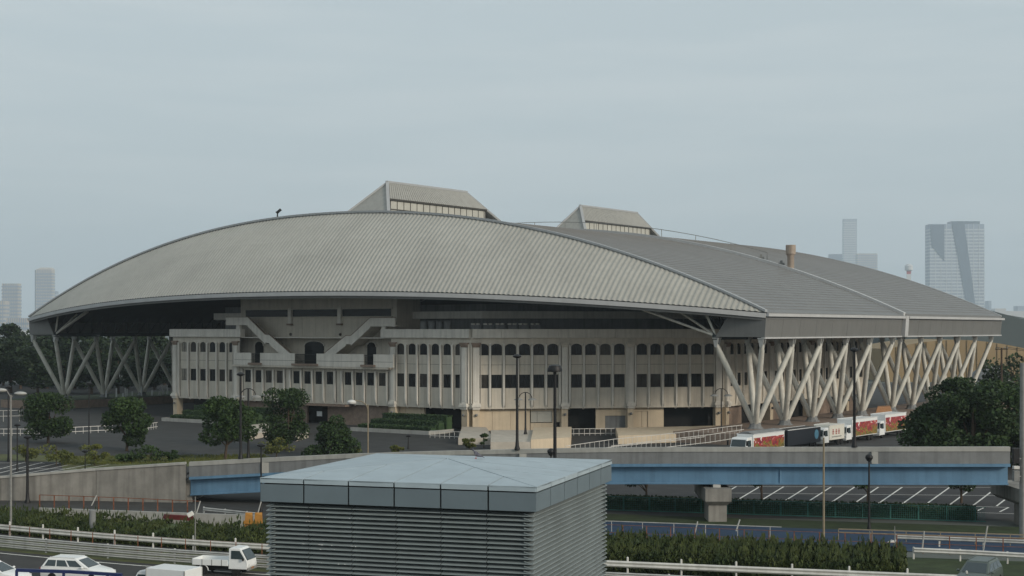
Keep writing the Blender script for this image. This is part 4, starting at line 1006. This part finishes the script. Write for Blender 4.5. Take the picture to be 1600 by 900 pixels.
# leaning white stays of the fences
for i, (x0, y0, x1, y1, d) in enumerate(((143,790,151,774,120),(306,805,313,783,116.5),(402,805,408,784,116),(1086,832,1090,815,109),(1150,830,1156,812,108),(1441,858,1444,830,100),(1536,862,1543,822,99))):
    m = MB(); m.tube([dist(x0,d,zat(y0,d)), dist(x1,d+.1,zat(y1,d))], .05, 6)
    o = m.build('fence_stay', M['galv']); tag(o, 'leaning pale fence stay '+['beyond the left bank above the concrete marker post','above the white floodlight of the left bank','nearest the louvred tower on its left','right of the louvred tower by the teal edge','at the left part of the blue path, second one','at the end of the right bank','by the pale guardrail at the far right'][i], 'stay', 'leaning fence stays')
p = dist(144.5, 107.9, 0); m = MB(); m.lathe(p, [(.33,0),(.33,.3),(.24,.45),(.24,2.2),(.2,2.25)], 12); tag(m.build('marker_post', M['para']), 'thick grey concrete post standing at the left guardrail', 'post')

# ================================================================== LOUVRED TOWER
ZTp = 12.33; Fp = V(.49, 29.5, 0); ax = V(-.954, .30, 0).normalized(); ay = V(.30, .954, 0).normalized(); LX, LY = 6.15, 6.45
tw = thing('louvred_tower', 'square grey louvred ventilation tower with a panelled flat roof', 'ventilation tower', tuple(Fp+ax*3+ay*3))
P = lambda x, y, z: (lambda q: V(q.x, q.y, z))(Fp+ax*x+ay*y)
def tb(x0,x1,y0,y1,z0,z1,m=None):
    m = m or MB(); m.hexa([P(x0,y0,z0),P(x1,y0,z0),P(x1,y1,z0),P(x0,y1,z0)], [P(x0,y0,z1),P(x1,y0,z1),P(x1,y1,z1),P(x0,y1,z1)]); return m
tb(.32, LX-.32, .32, LY-.32, 0, ZTp-.1).build('core', M['dark'], tw)
g = .019; n6 = 6
for i in range(n6):
    for sd_ in range(4):
        Ls = LX if sd_ % 2 == 0 else LY; wd = Ls/n6; a, b = i*wd+g, (i+1)*wd-g
        for z0, z1, nm, mt, pr in ((ZTp-.10, ZTp, 'edge_trim', 'alu', .0), (ZTp-.50, ZTp-.128, 'fascia_panel', 'aluf', .012)):
            if sd_ == 0: m = tb(a, b, pr, pr+.05, z0, z1)
            elif sd_ == 1: m = tb(pr, pr+.05, a, b, z0, z1)
            elif sd_ == 2: m = tb(a, b, LY-.05-pr, LY-pr, z0, z1)
            else: m = tb(LX-.05-pr, LX-pr, a, b, z0, z1)
            m.build(nm, M[mt], tw)
tb(.08, LX-.08, .08, LY-.08, ZTp-.52, ZTp-.12).build('fascia_backing', M['dark'], tw)
rise = .22
def rpanel(side, i):
    """one strip of the low pyramid roof, square to its edge and cut by the hips"""
    Ls, Lo = (LX, LY) if side % 2 == 0 else (LY, LX); g2 = .014; a, b = i*Ls/n6, (i+1)*Ls/n6; lo, hi = a+g2, b-g2
    h = lambda u: min(u, Ls-u)*Lo/Ls
    def pt(u, w):
        z = ZTp+.004+rise*w/(Lo/2); x, y = [(u, w), (w, u), (u, LY-w), (LX-w, u)][side]; return P(x, y, z)
    k = .022
    c = [pt(lo, 0), pt(hi, 0), pt(hi, max(h(hi)-k, .002)), pt(lo, max(h(lo)-k, .002))]
    m = MB(); dn = V(0,0,.03); m.hexa([q-dn for q in c], c); return m.build('roof_panel', M['alu'], tw)
for side in range(4):
    for i in range(n6): rpanel(side, i)
m = tb(.05, LX-.05, .05, LY-.05, ZTp-.06, ZTp-.035); m.build('roof_deck', M['dark'], tw)
pit = .0965; zt0 = ZTp-.55; rows_f, rows_s = 18, 24
def slat(side, a, b, z, m=None):
    m = m or MB()
    pr = [(.30, z), (.10, z-.050), (.10, z-.064), (.30, z-.016)]
    if side == 0: e = lambda s: [P(s, w, zz) for w, zz in pr]
    elif side == 1: e = lambda s: [P(w, s, zz) for w, zz in pr]
    elif side == 2: e = lambda s: [P(s, LY-w, zz) for w, zz in pr]
    else: e = lambda s: [P(LX-w, s, zz) for w, zz in pr]
    m.hexa(e(a), e(b)); return m
for side, rows in ((0, rows_f), (1, rows_s)):
    Ls = LX if side == 0 else LY; wd = (Ls-.2)/n6
    for r in range(rows):
        for i in range(n6):
            slat(side, .1+i*wd+.011, .1+(i+1)*wd-.011, zt0-r*pit).build('louvre_slat', M['slat'], tw)
for side, r0 in ((0, rows_f), (1, rows_s), (2, 0), (3, 0)):
    m = MB(); Ls = LX if side % 2 == 0 else LY
    for r in range(r0, 110): slat(side, .1, Ls-.1, zt0-r*pit, m)
    m.build('lower_slats', M['slat'], tw)['kind'] = 'stuff'
# bird droppings and moss on a few slats
rnd = random.Random(21); m = MB()
for i in range(26):
    r = rnd.choice((2,3,7,8,8,8,9,12)); x = LX-(.9+rnd.uniform(0,1.3)); z = zt0-r*pit-.047; w = rnd.uniform(.012,.04); h = rnd.uniform(.01,.022)
    m.hexa([P(x,.094,z-h),P(x+w,.094,z-h),P(x+w,.1,z-h),P(x,.1,z-h)], [P(x,.094,z),P(x+w,.094,z),P(x+w,.1,z),P(x,.1,z)])
m.build('droppings', M['canv'], tw)['kind'] = 'stuff'
# pigeon on its roof
q = dist(744, 33.9); lo_ = q-V(Fp.x, Fp.y, 0); wx_ = lo_.dot(ax); wy_ = lo_.dot(ay); zp = ZTp+.004+rise*min(wx_/(LX/2), (LX-wx_)/(LX/2), wy_/(LY/2), (LY-wy_)/(LY/2)); t = thing('pigeon', 'grey pigeon standing on the back edge of the louvred tower roof', 'pigeon', (q.x, q.y, zp))
m = MB(); b0 = V(q.x, q.y, zp)
ring_ = lambda c, r, rz: [c+V(0, r*math.cos(a), rz*math.sin(a)) for a in np.linspace(0, 2*math.pi, 9)[:-1]]
m.loft([ring_(b0+V(-.095,0,.20),.008,.008), ring_(b0+V(-.08,0,.205),.026,.028), ring_(b0+V(-.06,0,.195),.03,.03), ring_(b0+V(-.05,0,.16),.035,.035), ring_(b0+V(-.025,0,.125),.055,.055), ring_(b0+V(.03,0,.10),.06,.055), ring_(b0+V(.08,0,.075),.045,.035), ring_(b0+V(.13,0,.05),.03,.014), ring_(b0+V(.19,0,.025),.026,.006)])
m.build('body', M['bird'], t, smooth=True)
m = MB(); m.loft([ring_(b0+V(-.12,0,.196),.002,.002), ring_(b0+V(-.09,0,.203),.008,.008)]); m.build('beak', M['black'], t)
for s in (-1, 1):
    m = MB(); m.tube([b0+V(-.005,s*.025,0), b0+V(.0,s*.025,.08)], .006, 5); m.tube([b0+V(-.03,s*.025,.004), b0+V(.012,s*.025,.004)], .005, 4); m.build('leg', M['redm'], t)
    m = MB(); m.loft([[b0+V(-.03,s*.058,.15), b0+V(-.03,s*.066,.09)], [b0+V(.05,s*.064,.13), b0+V(.05,s*.068,.07)], [b0+V(.15,s*.04,.055), b0+V(.15,s*.044,.04)]], cap=False, closed=False); m.build('wing', M['bird'], t)

# ================================================================== CARS
def wheel(par, x, y, r=.31, w=.2):
    m = MB(); m.lathe((x, y, r), [(r*.62,-w/2),(r*.95,-w/2),(r,-w*.35),(r,w*.35),(r*.95,w/2),(r*.62,w/2)], 18, 'y'); o = m.build('wheel', M['tyre'], par, smooth=True)
    m = MB(); m.lathe((x, y, r), [(r*.1,-w*.42),(r*.62,-w*.40),(r*.62,w*.40),(r*.1,w*.42)], 14, 'y'); m.build('rim', M['rim'], o)
def bodyloft(st):
    """st: (x, halfwidth, z0, z1) -> rounded body"""
    m = MB(); rings = []
    for x, w, z0, z1 in st:
        h = z1-z0; rings.append([V(x,-w*.88,z0), V(x,-w,z0+h*.2), V(x,-w,z0+h*.62), V(x,-w*.95,z0+h*.9), V(x,-w*.8,z1), V(x,w*.8,z1), V(x,w*.95,z0+h*.9), V(x,w,z0+h*.62), V(x,w,z0+h*.2), V(x,w*.88,z0)])
    m.loft(rings); return m
def car(label, kind, paint, group=None):
    t = thing('parked_car' if kind != 'truck' else 'pickup_truck', label, 'car', (0,0,0), group); pm = M[paint]
    if kind == 'wagon':
        st = [(-2.2,.70,.35,.85),(-2.12,.80,.25,.98),(-1.2,.845,.2,1.0),(0,.85,.2,.99),(1.0,.845,.2,.97),(1.25,.84,.2,.93),(1.9,.80,.22,.80),(2.15,.72,.28,.70),(2.22,.6,.35,.6)]
        gb, gt = (-2.1, 1.15, .80), (-1.75, .25, .62); zr_ = 1.50; zb = .96
    else:
        st = [(-2.2,.70,.35,.8),(-2.1,.80,.25,.92),(-1.2,.845,.2,.95),(0,.85,.2,.95),(1.0,.845,.2,.94),(1.9,.80,.22,.80),(2.15,.72,.28,.70),(2.22,.6,.35,.6)]
        gb, gt = (-1.75, 1.1, .80), (-.95, .15, .60); zr_ = 1.45; zb = .93
    bodyloft(st).build('body', pm, t, smooth=True)
    B_ = [(gb[0],-gb[2]),(gb[1],-gb[2]),(gb[1],gb[2]),(gb[0],gb[2])]; T_ = [(gt[0],-gt[2]),(gt[1],-gt[2]),(gt[1],gt[2]),(gt[0],gt[2])]
    m = MB(); m.loft([[V(x,y,zb-.03) for x, y in B_], [V(x,y,zr_-.06) for x, y in T_], [V(x*.93-.02,y*.9,zr_) for x, y in T_]]); m.build('cabin', pm, t, bevel=.05)
    def win_(i, f0, f1, h0=.1, h1=.9, off=.012, nm='window'):
        a, b = B_[i], B_[(i+1)%4]; c, d = T_[i], T_[(i+1)%4]
        L = lambda p, q, f: V(p[0]+(q[0]-p[0])*f, p[1]+(q[1]-p[1])*f, 0)
        def pt(f, h): 
            lo, hi = L(a,b,f), L(c,d,f); p = lo+(hi-lo)*h; return V(p.x, p.y, zb-.03+(zr_-.06-zb+.03)*h)
        q = [pt(f0,h0), pt(f1,h0), pt(f1,h1), pt(f0,h1)]; nrm = (q[1]-q[0]).cross(q[3]-q[0]).normalized()
        m = MB(); m.hexa([p-nrm*.02 for p in q], [p+nrm*off for p in q]); m.build(nm, M['cglass'], t)
    win_(1, .08, .92, .1, .92, nm='windshield'); win_(3, .1, .9, .2, .9, nm='rear_window')
    if kind == 'wagon':
        for i, fs in ((0, ((.06,.30),(.33,.58),(.62,.90))), (2, ((.10,.38),(.42,.67),(.70,.94)))):
            for f0, f1 in fs: win_(i, f0, f1, .15, .85)
        for s in (-1, 1):
            m = MB(); m.bar((-1.6,s*.56,zr_+.02), (.1,s*.56,zr_+.02), .04, .04); m.build('roof_rail', pm, t)
    else:
        for i, fs in ((0, ((.10,.48),(.52,.90))), (2, ((.10,.48),(.52,.90)))):
            for f0, f1 in fs: win_(i, f0, f1, .15, .85)
    for s in (-1, 1):
        m = MB(); m.ell((.78, s*.93, 1.0), .09, .1, .07, 8, 5); m.build('wing_mirror', pm, t, smooth=True)
        m = MB(); m.ell((2.08, s*.58, .66), .12, .16, .07, 8, 5); m.build('headlight', M['canv'], t, smooth=True)
        m = MB(); m.box(-2.215, -2.15, s*.62-.1, s*.62+.1, .7, .9); m.build('tail_light', M['redm'], t)
        for x in (-1.3, 1.35): wheel(t, x, s*.76)
        for x in (-.35, .55):
            m = MB(); m.bar((x-.07,s*.862,.84), (x+.07,s*.862,.84), .02, .03); m.build('door_handle', pm, t)
    return t
put(car('white estate car with roof rails in the left foreground', 'wagon', 'paintw', 'white vehicles in the left foreground'), (dist(127,91).x, 90.4, .0), R(-14))
put(car('white saloon car cut by the left edge of the photo', 'sedan', 'paintw', 'white vehicles in the left foreground'), (dist(-10,89).x, 89.0, .0), R(-14))
put(car('dark grey car at the lower right corner before the guardrail', 'wagon', 'paintd'), (dist(1532,88).x, 88.3, .0), R(180+58), sc=1.08)
# kei pickup
t = thing('pickup_truck', 'white light pickup truck with an open bed driving beside the louvred tower', 'pickup truck', (0,0,0), 'white vehicles in the left foreground')
pw = M['paintw']
m = MB(); m.hexa([(-1.9,-.8,.62),(.62,-.8,.62),(.62,.8,.62),(-1.9,.8,.62)], [(-1.9,-.8,.70),(.62,-.8,.70),(.62,.8,.70),(-1.9,.8,.70)]); m.build('bed_floor', pw, t)
for s in (-1, 1):
    m = MB(); m.box(-1.9, .62, s*.78-.03, s*.78+.03, .62, 1.02); m.build('bed_side', pw, t, bevel=.015)
    for x in (-1.2, -.5, .2):
        m = MB(); m.box(x-.02, x+.02, s*.815-.012, s*.815+.012, .62, 1.02); m.build('bed_latch', M['greyp'], t)
m = MB(); m.box(-1.95, -1.9, -.78, .78, .62, 1.02); m.build('tailgate', pw, t, bevel=.015)
m = MB(); m.box(-1.8, 1.7, -.5, .5, .32, .6); m.build('chassis', M['black'], t)
pr = [(.66,.42),(1.95,.42),(2.02,.62),(1.98,.98),(1.52,1.72),(1.4,1.8),(.78,1.82),(.66,1.76)]
m = MB(); m.loft([[V(x,y*(1 if z < 1.1 else .9),z) for x, z in pr] for y in (-.76,-.70,.70,.76)]); m.build('cab', pw, t, bevel=.04)
m = MB(); q = [V(1.99,-.66,1.03),V(1.99,.66,1.03),V(1.56,.60,1.68),V(1.56,-.60,1.68)]; m.hexa([p-V(.03,0,.02) for p in q], [p+V(.02,0,.012) for p in q]); m.build('windshield', M['cglass'], t)
for s in (-1, 1):
    q = [V(.85,s*.735,1.1),V(1.80,s*.745,1.1),V(1.44,s*.70,1.64),V(.85,s*.70,1.64)]
    m = MB(); m.hexa([p-V(0,s*.05,0) for p in q], [p+V(0,s*.018,0) for p in q]); m.build('window', M['cglass'], t)
    m = MB(); m.box(1.72, 1.80, s*.86-.07, s*.86+.07, 1.0, 1.2); m.build('wing_mirror', M['black'], t, bevel=.02)
    m = MB(); m.ell((1.98, s*.52, .72), .06, .14, .08, 8, 5); m.build('headlight', M['canv'], t, smooth=True)
    wheel(t, -1.15, s*.66, .28, .17); wheel(t, 1.15, s*.66, .28, .17)
    m = MB(); a = [V(-1.15+.36*math.cos(u), s*.74, .28+.36*math.sin(u)) for u in np.linspace(0, math.pi, 9)]; m.tube(a, .03, 5); m.build('mudguard', pw, t)
m = MB(); m.box(1.93, 2.05, -.72, .72, .34, .52); m.build('bumper', M['greyp'], t, bevel=.02)
m = MB(); m.box(2.05, 2.07, -.2, .2, .42, .54); m.build('number_plate', M['ora'], t)
put(t, (dist(351,93.5).x, 93.3, .02), R(-14), sc=.95)
# box van
t = thing('box_van', 'white box van with a square cargo box in the left foreground', 'van', (0,0,0), 'white vehicles in the left foreground')
m = MB(); m.box(-1.95, .70, -.82, .82, .55, 1.95); m.build('cargo_box', pw, t, bevel=.03)
m = MB()
for x in (-1.95, .68): m.box(x-.02, x+.04, -.84, .84, .55, .60); m.box(x-.02, x+.04, -.84, -.80, .55, 1.93); m.box(x-.02, x+.04, .80, .84, .55, 1.93)
m.build('box_edging', M['galv'], t)
pr = [(.72,.4),(1.75,.4),(1.85,.6),(1.80,.95),(1.45,1.6),(1.3,1.72),(.72,1.78)]
m = MB(); m.loft([[V(x,y*(1 if z < 1.1 else .9),z) for x, z in pr] for y in (-.74,-.68,.68,.74)]); m.build('cab', pw, t, bevel=.05)
m = MB(); q = [V(1.81,-.62,1.0),V(1.81,.62,1.0),V(1.49,.58,1.56),V(1.49,-.58,1.56)]; m.hexa([p-V(.03,0,.02) for p in q], [p+V(.02,0,.012) for p in q]); m.build('windshield', M['cglass'], t)
for s in (-1, 1):
    q = [V(.85,s*.72,1.02),V(1.62,s*.72,1.02),V(1.36,s*.68,1.52),V(.85,s*.68,1.52)]
    m = MB(); m.hexa([p-V(0,s*.05,0) for p in q], [p+V(0,s*.018,0) for p in q]); m.build('window', M['cglass'], t)
    wheel(t, -1.2, s*.66, .28, .17); wheel(t, 1.1, s*.64, .28, .17)
m = MB(); m.box(-1.8, 1.6, -.5, .5, .3, .56); m.build('chassis', M['black'], t)
put(t, (dist(258,84).x, 84.0, 0), R(180-24))
# navy rail of the foreground
fence('navy_railing', 'dark blue steel railing in front of the white estate car', [dist(26,76,-1.0), dist(110,75.5,-1.0), dist(190,74.5,-1.0)], 4.05, M['bluer'], 2.6, (1.0,.9), .12, cat='railing', rail_w=.16)

# ================================================================== PARKED TRUCKS
def box_truck(label, L, h, body, side, extra=None, cabm='paintw', name='box_truck', cat='truck'):
    t = thing(name, label, cat, (0,0,0), 'trucks parked in a row by the struts'); cm = M[cabm or 'paintw']; W2 = 1.12
    cl = 1.75
    if cabm:
        pr = [(0.02,.45),(-.02,1.0),(.12,1.35),(.42,2.25),(.6,2.4),(cl,2.45),(cl,.45)]
        m = MB(); m.loft([[V(-x,y*(1 if z < 1.4 else .94),z) for x, z in pr] for y in (-W2,-W2*.95,W2*.95,W2)]); m.build('cab', cm, t, bevel=.05)
        m = MB(); q = [V(-.10,-.95,1.36),V(-.10,.95,1.36),V(-.37,.9,2.16),V(-.37,-.9,2.16)]; m.hexa([p-V(.04,0,.02) for p in q], [p+V(.03,0,.02) for p in q]); m.build('windshield', M['cglass'], t)
        m = MB(); m.box(-.02, .10, -1.1, 1.1, .4, .72); m.build('bumper', cm, t, bevel=.03)
        m = MB(); m.box(0, .04, -.7, .7, .8, 1.15); m.build('grille', M['black'], t)
        for s in (-1, 1):
            q = [V(-.45,s*1.115,1.35),V(-1.35,s*1.115,1.35),V(-1.35,s*1.075,2.1),V(-.58,s*1.075,2.1)]
            m = MB(); m.hexa([p-V(0,s*.06,0) for p in q], [p+V(0,s*.02,0) for p in q]); m.build('window', M['cglass'], t)
            m = MB(); m.box(.0, .14, s*1.3-.1, s*1.3+.1, 1.5, 2.1); m.build('wing_mirror', M['black'], t, bevel=.02)
            m = MB(); m.box(.0, .06, s*.9-.13, s*.9+.13, .8, 1.0); m.build('headlight', M['canv'], t)
    b0 = -(cl+.12) if cabm else 0
    m = MB(); m.box(-L, b0, -W2, W2, .75, h); m.build('cargo_box', M[body], t, bevel=.03)
    if side:
        for s in (-1, 1):
            m = MB(); m.box(-L+.12, b0-.12, s*(W2+.012)-.008, s*(W2+.012)+.008, .85, h-.45); m.build('side_panel', M[side], t)
    m = MB()
    for s in (-1, 1): m.bar((-L, s*W2, h), (b0, s*W2, h), .09, .09)
    m.build('roof_edging', M['canv'], t)
    m = MB(); m.box(-L+.2, -.3, -.5, .5, .4, .74); m.build('chassis', M['black'], t)
    for s in (-1, 1):
        for x in ([-1.0] if cabm else [])+[-L*.72, -L*.72-1.05]: wheel(t, x, s*.98, .42, .26)
    if extra: extra(t, L, h, W2)
    return t
ru = V(.6, .8, 0); ra = math.atan2(-.8, -.6)
def slot(s): return V(28+.6*s, 178+.8*s, 0)
def disc(t, L, h, W2):
    for s in (-1, 1):
        m = MB(); m.lathe((-L+1.3, s*(W2+.02), 1.8), [(.02,-.01),(.62,-.01),(.62,.01),(.02,.01)], 20, 'y'); m.build('blue_logo', M['bluem'], t)
def marks(t, L, h, W2):
    for s in (-1, 1):
        for i, x in enumerate((-3.0, -4.0, -4.8)):
            m = MB(); y = s*(W2+.02)
            for dx, dz, w_, h_ in ((0,.25,.5,.09),(0,0,.6,.09),(-.12,-.1,.1,.55),(.16,-.12,.09,.5),(0,-.32,.45,.08)): m.box(x+dx*1-w_/2*.8, x+dx+w_/2*.8, y-.008, y+.008, 1.85+dz-h_/2, 1.85+dz+h_/2)
            m.build('red_character', M['redm'], t)
        m = MB(); m.box(-5.6, -2.6, s*(W2+.02)-.008, s*(W2+.02)+.008, 1.1, 1.22); m.build('stripe', M['greyp'], t)
def tarp(t, L, h, W2):
    m = MB(); m.hexa([(-L,-W2,h),(-2,-W2,h),(-2,W2,h),(-L,W2,h)], [(-L,-.3,h+.3),(-2,-.3,h+.3),(-2,.3,h+.3),(-L,.3,h+.3)]); m.build('roof_cover', M['para'], t)
for lab, s0, L, h, body, side, ex, cabm, nm in (
 ('white truck with red and yellow flame pictures, nearest the bridge', -1.5, 10.2, 2.75, 'paintw', 'mural', tarp, 'paintw', 'box_truck'),
 ('black trailer with a round blue emblem between two white trucks', 9.6, 9.6, 2.75, 'paintk', None, disc, None, 'trailer'),
 ('cream truck with small red characters on its side', 20.0, 6.6, 2.75, 'cream', None, marks, 'paintw', 'box_truck'),
 ('white box truck with flame pictures in the middle of the row', 27.3, 10.4, 3.15, 'paintw', 'mural', None, 'paintw', 'box_truck'),
 ('white box truck with flame pictures, farthest back by the big tree', 38.6, 9.6, 3.3, 'paintw', 'mural', None, 'paintw', 'box_truck')):
    t = box_truck(lab, L, h, body, side, ex, cabm, nm, 'trailer' if nm == 'trailer' else 'truck'); p = slot(s0); put(t, (p.x, p.y, 0), ra)

# ================================================================== DISTANCE
KD = 1.7
def tower(name, label, px0, px1, ytop, d, dep, wall, bands=True, ang=0, top=None, extra=None):
    d *= KD; dep *= .7*KD; x0, x1 = dist(px0,d).x, dist(px1,d).x; z = zat(ytop, d); t = thing(name, label, 'tower', ((x0+x1)/2, d, 0), 'hazy buildings on the horizon')
    m = MB(); m.box(x0, x1, d, d+dep, 0, z); m.build('shaft', M[wall], t)
    if bands:
        m = MB(); n = int(z/14)
        for i in range(1, n): m.box(x0-1.2, x1+1.2, d-1.5, d+dep+1.2, i*14, i*14+6)
        for i in range(1, 10): m.box(x0+(x1-x0)*i/10-1, x0+(x1-x0)*i/10+1, d-2, d, 0, z)
        m.build('floor_bands', M['towerb' if wall == 'tower' else 'tower'], t)['kind'] = 'stuff'
    if extra: extra(t, x0, x1, z, d, dep)
    return t
def bigt(t, x0, x1, z, d, dep):
    w = x1-x0
    m = MB(); m.hexa([(x0+w*.40,d-4,z),(x0+w*.63,d-4,z),(x0+w*.90,d-4,0),(x0+w*.76,d-4,0)], [(x0+w*.40,d-.3,z),(x0+w*.63,d-.3,z),(x0+w*.90,d-.3,0),(x0+w*.76,d-.3,0)]); m.build('dark_facade_strip', M['towerd'], t)
    m = MB(); m.hexa([(x0,d-4,z-3),(x0+w*.26,d-4,z-3),(x0+w*.26,d-4,z*.66),(x0+w*.03,d-4,z*.80)], [(x0,d-.3,z-3),(x0+w*.26,d-.3,z-3),(x0+w*.26,d-.3,z*.66),(x0+w*.03,d-.3,z*.80)]); m.build('dark_facade_corner', M['towerd'], t)
    m = MB(); m.box(x0+w*.40, x0+w*.92, d+2, d+dep-5, z, z+12); m.build('roof_crown', M['towerd'], t)
    m = MB(); m.box(x0-2, x0+w*.27, d-2, d, z-10, z-2); m.build('corner_cap', M['tower'], t)
tower('skyscraper', 'big grey blue apartment tower with dark slanting stripes behind the right roof', 1453, 1538, 350, 3675, 60, 'tower', True, extra=bigt)
tower('skyscraper', 'slender faint tower rising behind the roof left of the big tower', 1318, 1339, 342, 5250, 24, 'tower', True)
tower('office_block', 'low faint block at the right foot of the slender tower', 1340, 1371, 396, 5145, 40, 'towerw', True)
tower('office_block', 'dark sliver of a block at the left foot of the slender tower', 1296, 1319, 397, 5460, 30, 'towerd', False)
def rnd_top(t, x0, x1, z, d, dep):
    m = MB(); m.hexa([(x0,d,z),(x1,d,z),(x1,d+dep,z),(x0,d+dep,z)], [(x0+(x1-x0)*.3,d+2,z+9),(x1-(x1-x0)*.1,d+2,z+9),(x1-(x1-x0)*.1,d+dep-2,z+9),(x0+(x1-x0)*.3,d+dep-2,z+9)]); m.build('tapered_top', M['towerw'], t)
    m = MB(); m.box(x0-6, x0+(x1-x0)*.28, d+4, d+dep, 0, z-3); m.build('painted_shade_side', M['towerd'], t)  # dark box paints shade onto the tower's left side
tower('skyscraper', 'pale tapered tower on the far left horizon, right of its neighbour', 56, 82, 421, 3990, 30, 'towerw', True, extra=rnd_top)
tower('skyscraper', 'shorter flat topped tower at the far left edge', 3, 29, 443, 3465, 28, 'towerw', True)
tower('office_block', 'low pale block below the left towers, leftmost', -30, 8, 470, 3150, 40, 'towerw', True)
tower('office_block', 'low wide block with pale floors beside the left struts', 10, 44, 497, 2520, 60, 'towerw', True)
tower('office_block', 'low grey block at the foot of the tapered left tower', 60, 88, 455, 4305, 30, 'tower', True)
tower('office_block', 'flat white block on the left skyline above the wood', -40, 36, 517, 1995, 40, 'canv', True)
for i, (a, b, y) in enumerate(((1555,1572,482),(1545,1549,470),(1572,1600,486),(1590,1640,478))):
    tower('office_block', ['low faint block above the grey hill at the right', 'thin faint mast like block right of the big tower', 'pale low block on the skyline at the right edge', 'grey block at the right end of the skyline'][i], a, b, y, 4800+i*80, 60, 'towerw' if i % 2 == 0 else 'tower', False)
# red and white mast
p = dist(1420, 5000, 0); t = thing('radio_mast', 'small red and white mast on the skyline left of the big tower', 'mast', p, 'hazy buildings on the horizon'); zt = zat(418, 5000)
for i in range(6):
    m = MB(); a, b = zt*.4+i*zt*.1, zt*.4+(i+1)*zt*.1; m.box(p.x-7, p.x+7, p.y-2, p.y+2, a if i else 0, b); m.build('mast_section', M['redm' if i % 2 else 'canv'], t)
m = MB(); m.lathe(V(p.x,p.y,zt), [(3,-12),(14,-9),(14,6),(6,12)], 10); m.build('mast_drum', M['canv'], t)
# grey hill and tan hall at the right
m = MB(); rings = []
for px, yt in ((1380,520),(1450,500),(1500,482),(1545,476),(1600,491),(1680,505),(1760,516)):
    a = dist(px, 720); z = max(zat(yt, 720), .5); rings.append([V(a.x,720,-.02), V(a.x,722,z*.9), V(a.x,745,z), V(a.x,800,z*.95), V(a.x,840,-.02)])
m.loft(rings); m.build('hill', M['hill'], smooth=True)['kind'] = 'structure'
hall = thing('tan_hall', 'long tan building with a low arched roof seen beyond the right struts', 'hall', (dist(1500,430).x, 430, 0))
m = MB(); X0, X1 = dist(1385,430).x, dist(1606,430).x; prof = [(f, zat(548-17*math.sin(math.pi*min(max((f*.9+.05),0),1)), 430)) for f in np.linspace(0,1,15)]
m.loft([[V(X0+(X1-X0)*f, y, -.02) for f, z in prof]+[V(X0+(X1-X0)*f, y, z) for f, z in prof[::-1]] for y in (430, 470)]); m.build('hall_shell', M['tan'], hall)
for i in range(1, 14):
    x = X0+(X1-X0)*i/14; z = prof[i][1]; m = MB(); m.box(x-.15, x+.15, 429.7, 430, 0, z-.05); m.build('wall_seam', M['tan'], hall)
tk = thing('storage_dome', 'small grey domed roof between the last struts and the tan hall', 'shed', dist(1548, 400)); m = MB(); m.ell(dist(1548,400,0), 6.5, 5, zat(571,400), 16, 8); m.build('dome', M['para'], tk, smooth=True)
p = dist(1565, 260, 0); up = thing('utility_pole', 'wooden utility pole with a cross arm in front of the tan hall', 'utility pole', p)
zt = zat(544, 260); m = MB(); m.lathe(p, [(.22,0),(.16,zt)], 8); m.build('pole', M['trunk'], up)
m = MB(); m.bar(p+V(-1.1,0,zt-.2), p+V(1.1,0,zt-.2), .18); m.build('cross_arm', M['trunk'], up)
for x in (-1, -.5, .5, 1):
    m = MB(); m.lathe(p+V(x,0,zt-.1), [(.08,0),(.1,.2),(.05,.3)], 6); m.build('insulator', M['para'], up)
for s in (-1, 1):
    m = MB(); m.tube([p+V(s*1,0,zt+.15), p+V(s*1+6,-4,zt-.7), p+V(s*1+14,-9,zt-.2)], .035, 4); m.build('wire', M['black'], up)
# ================================================================== HAZE
m = MB(); m.box(-9800, 9800, -300, 12800, -1.2, 760)
hm = bpy.data.materials.new('haze_air'); hm.use_nodes = True; n, l = hm.node_tree.nodes, hm.node_tree.links
n.remove(n['Principled BSDF']); pv = n.new('ShaderNodeVolumePrincipled'); pv.inputs['Density'].default_value = HAZE
pv.inputs['Color'].default_value = (.80, .91, 1.0, 1); pv.inputs['Anisotropy'].default_value = .1
l.new(pv.outputs['Volume'], n['Material Output'].inputs['Volume'])
hz = m.build('haze', hm); hz['kind'] = 'stuff'
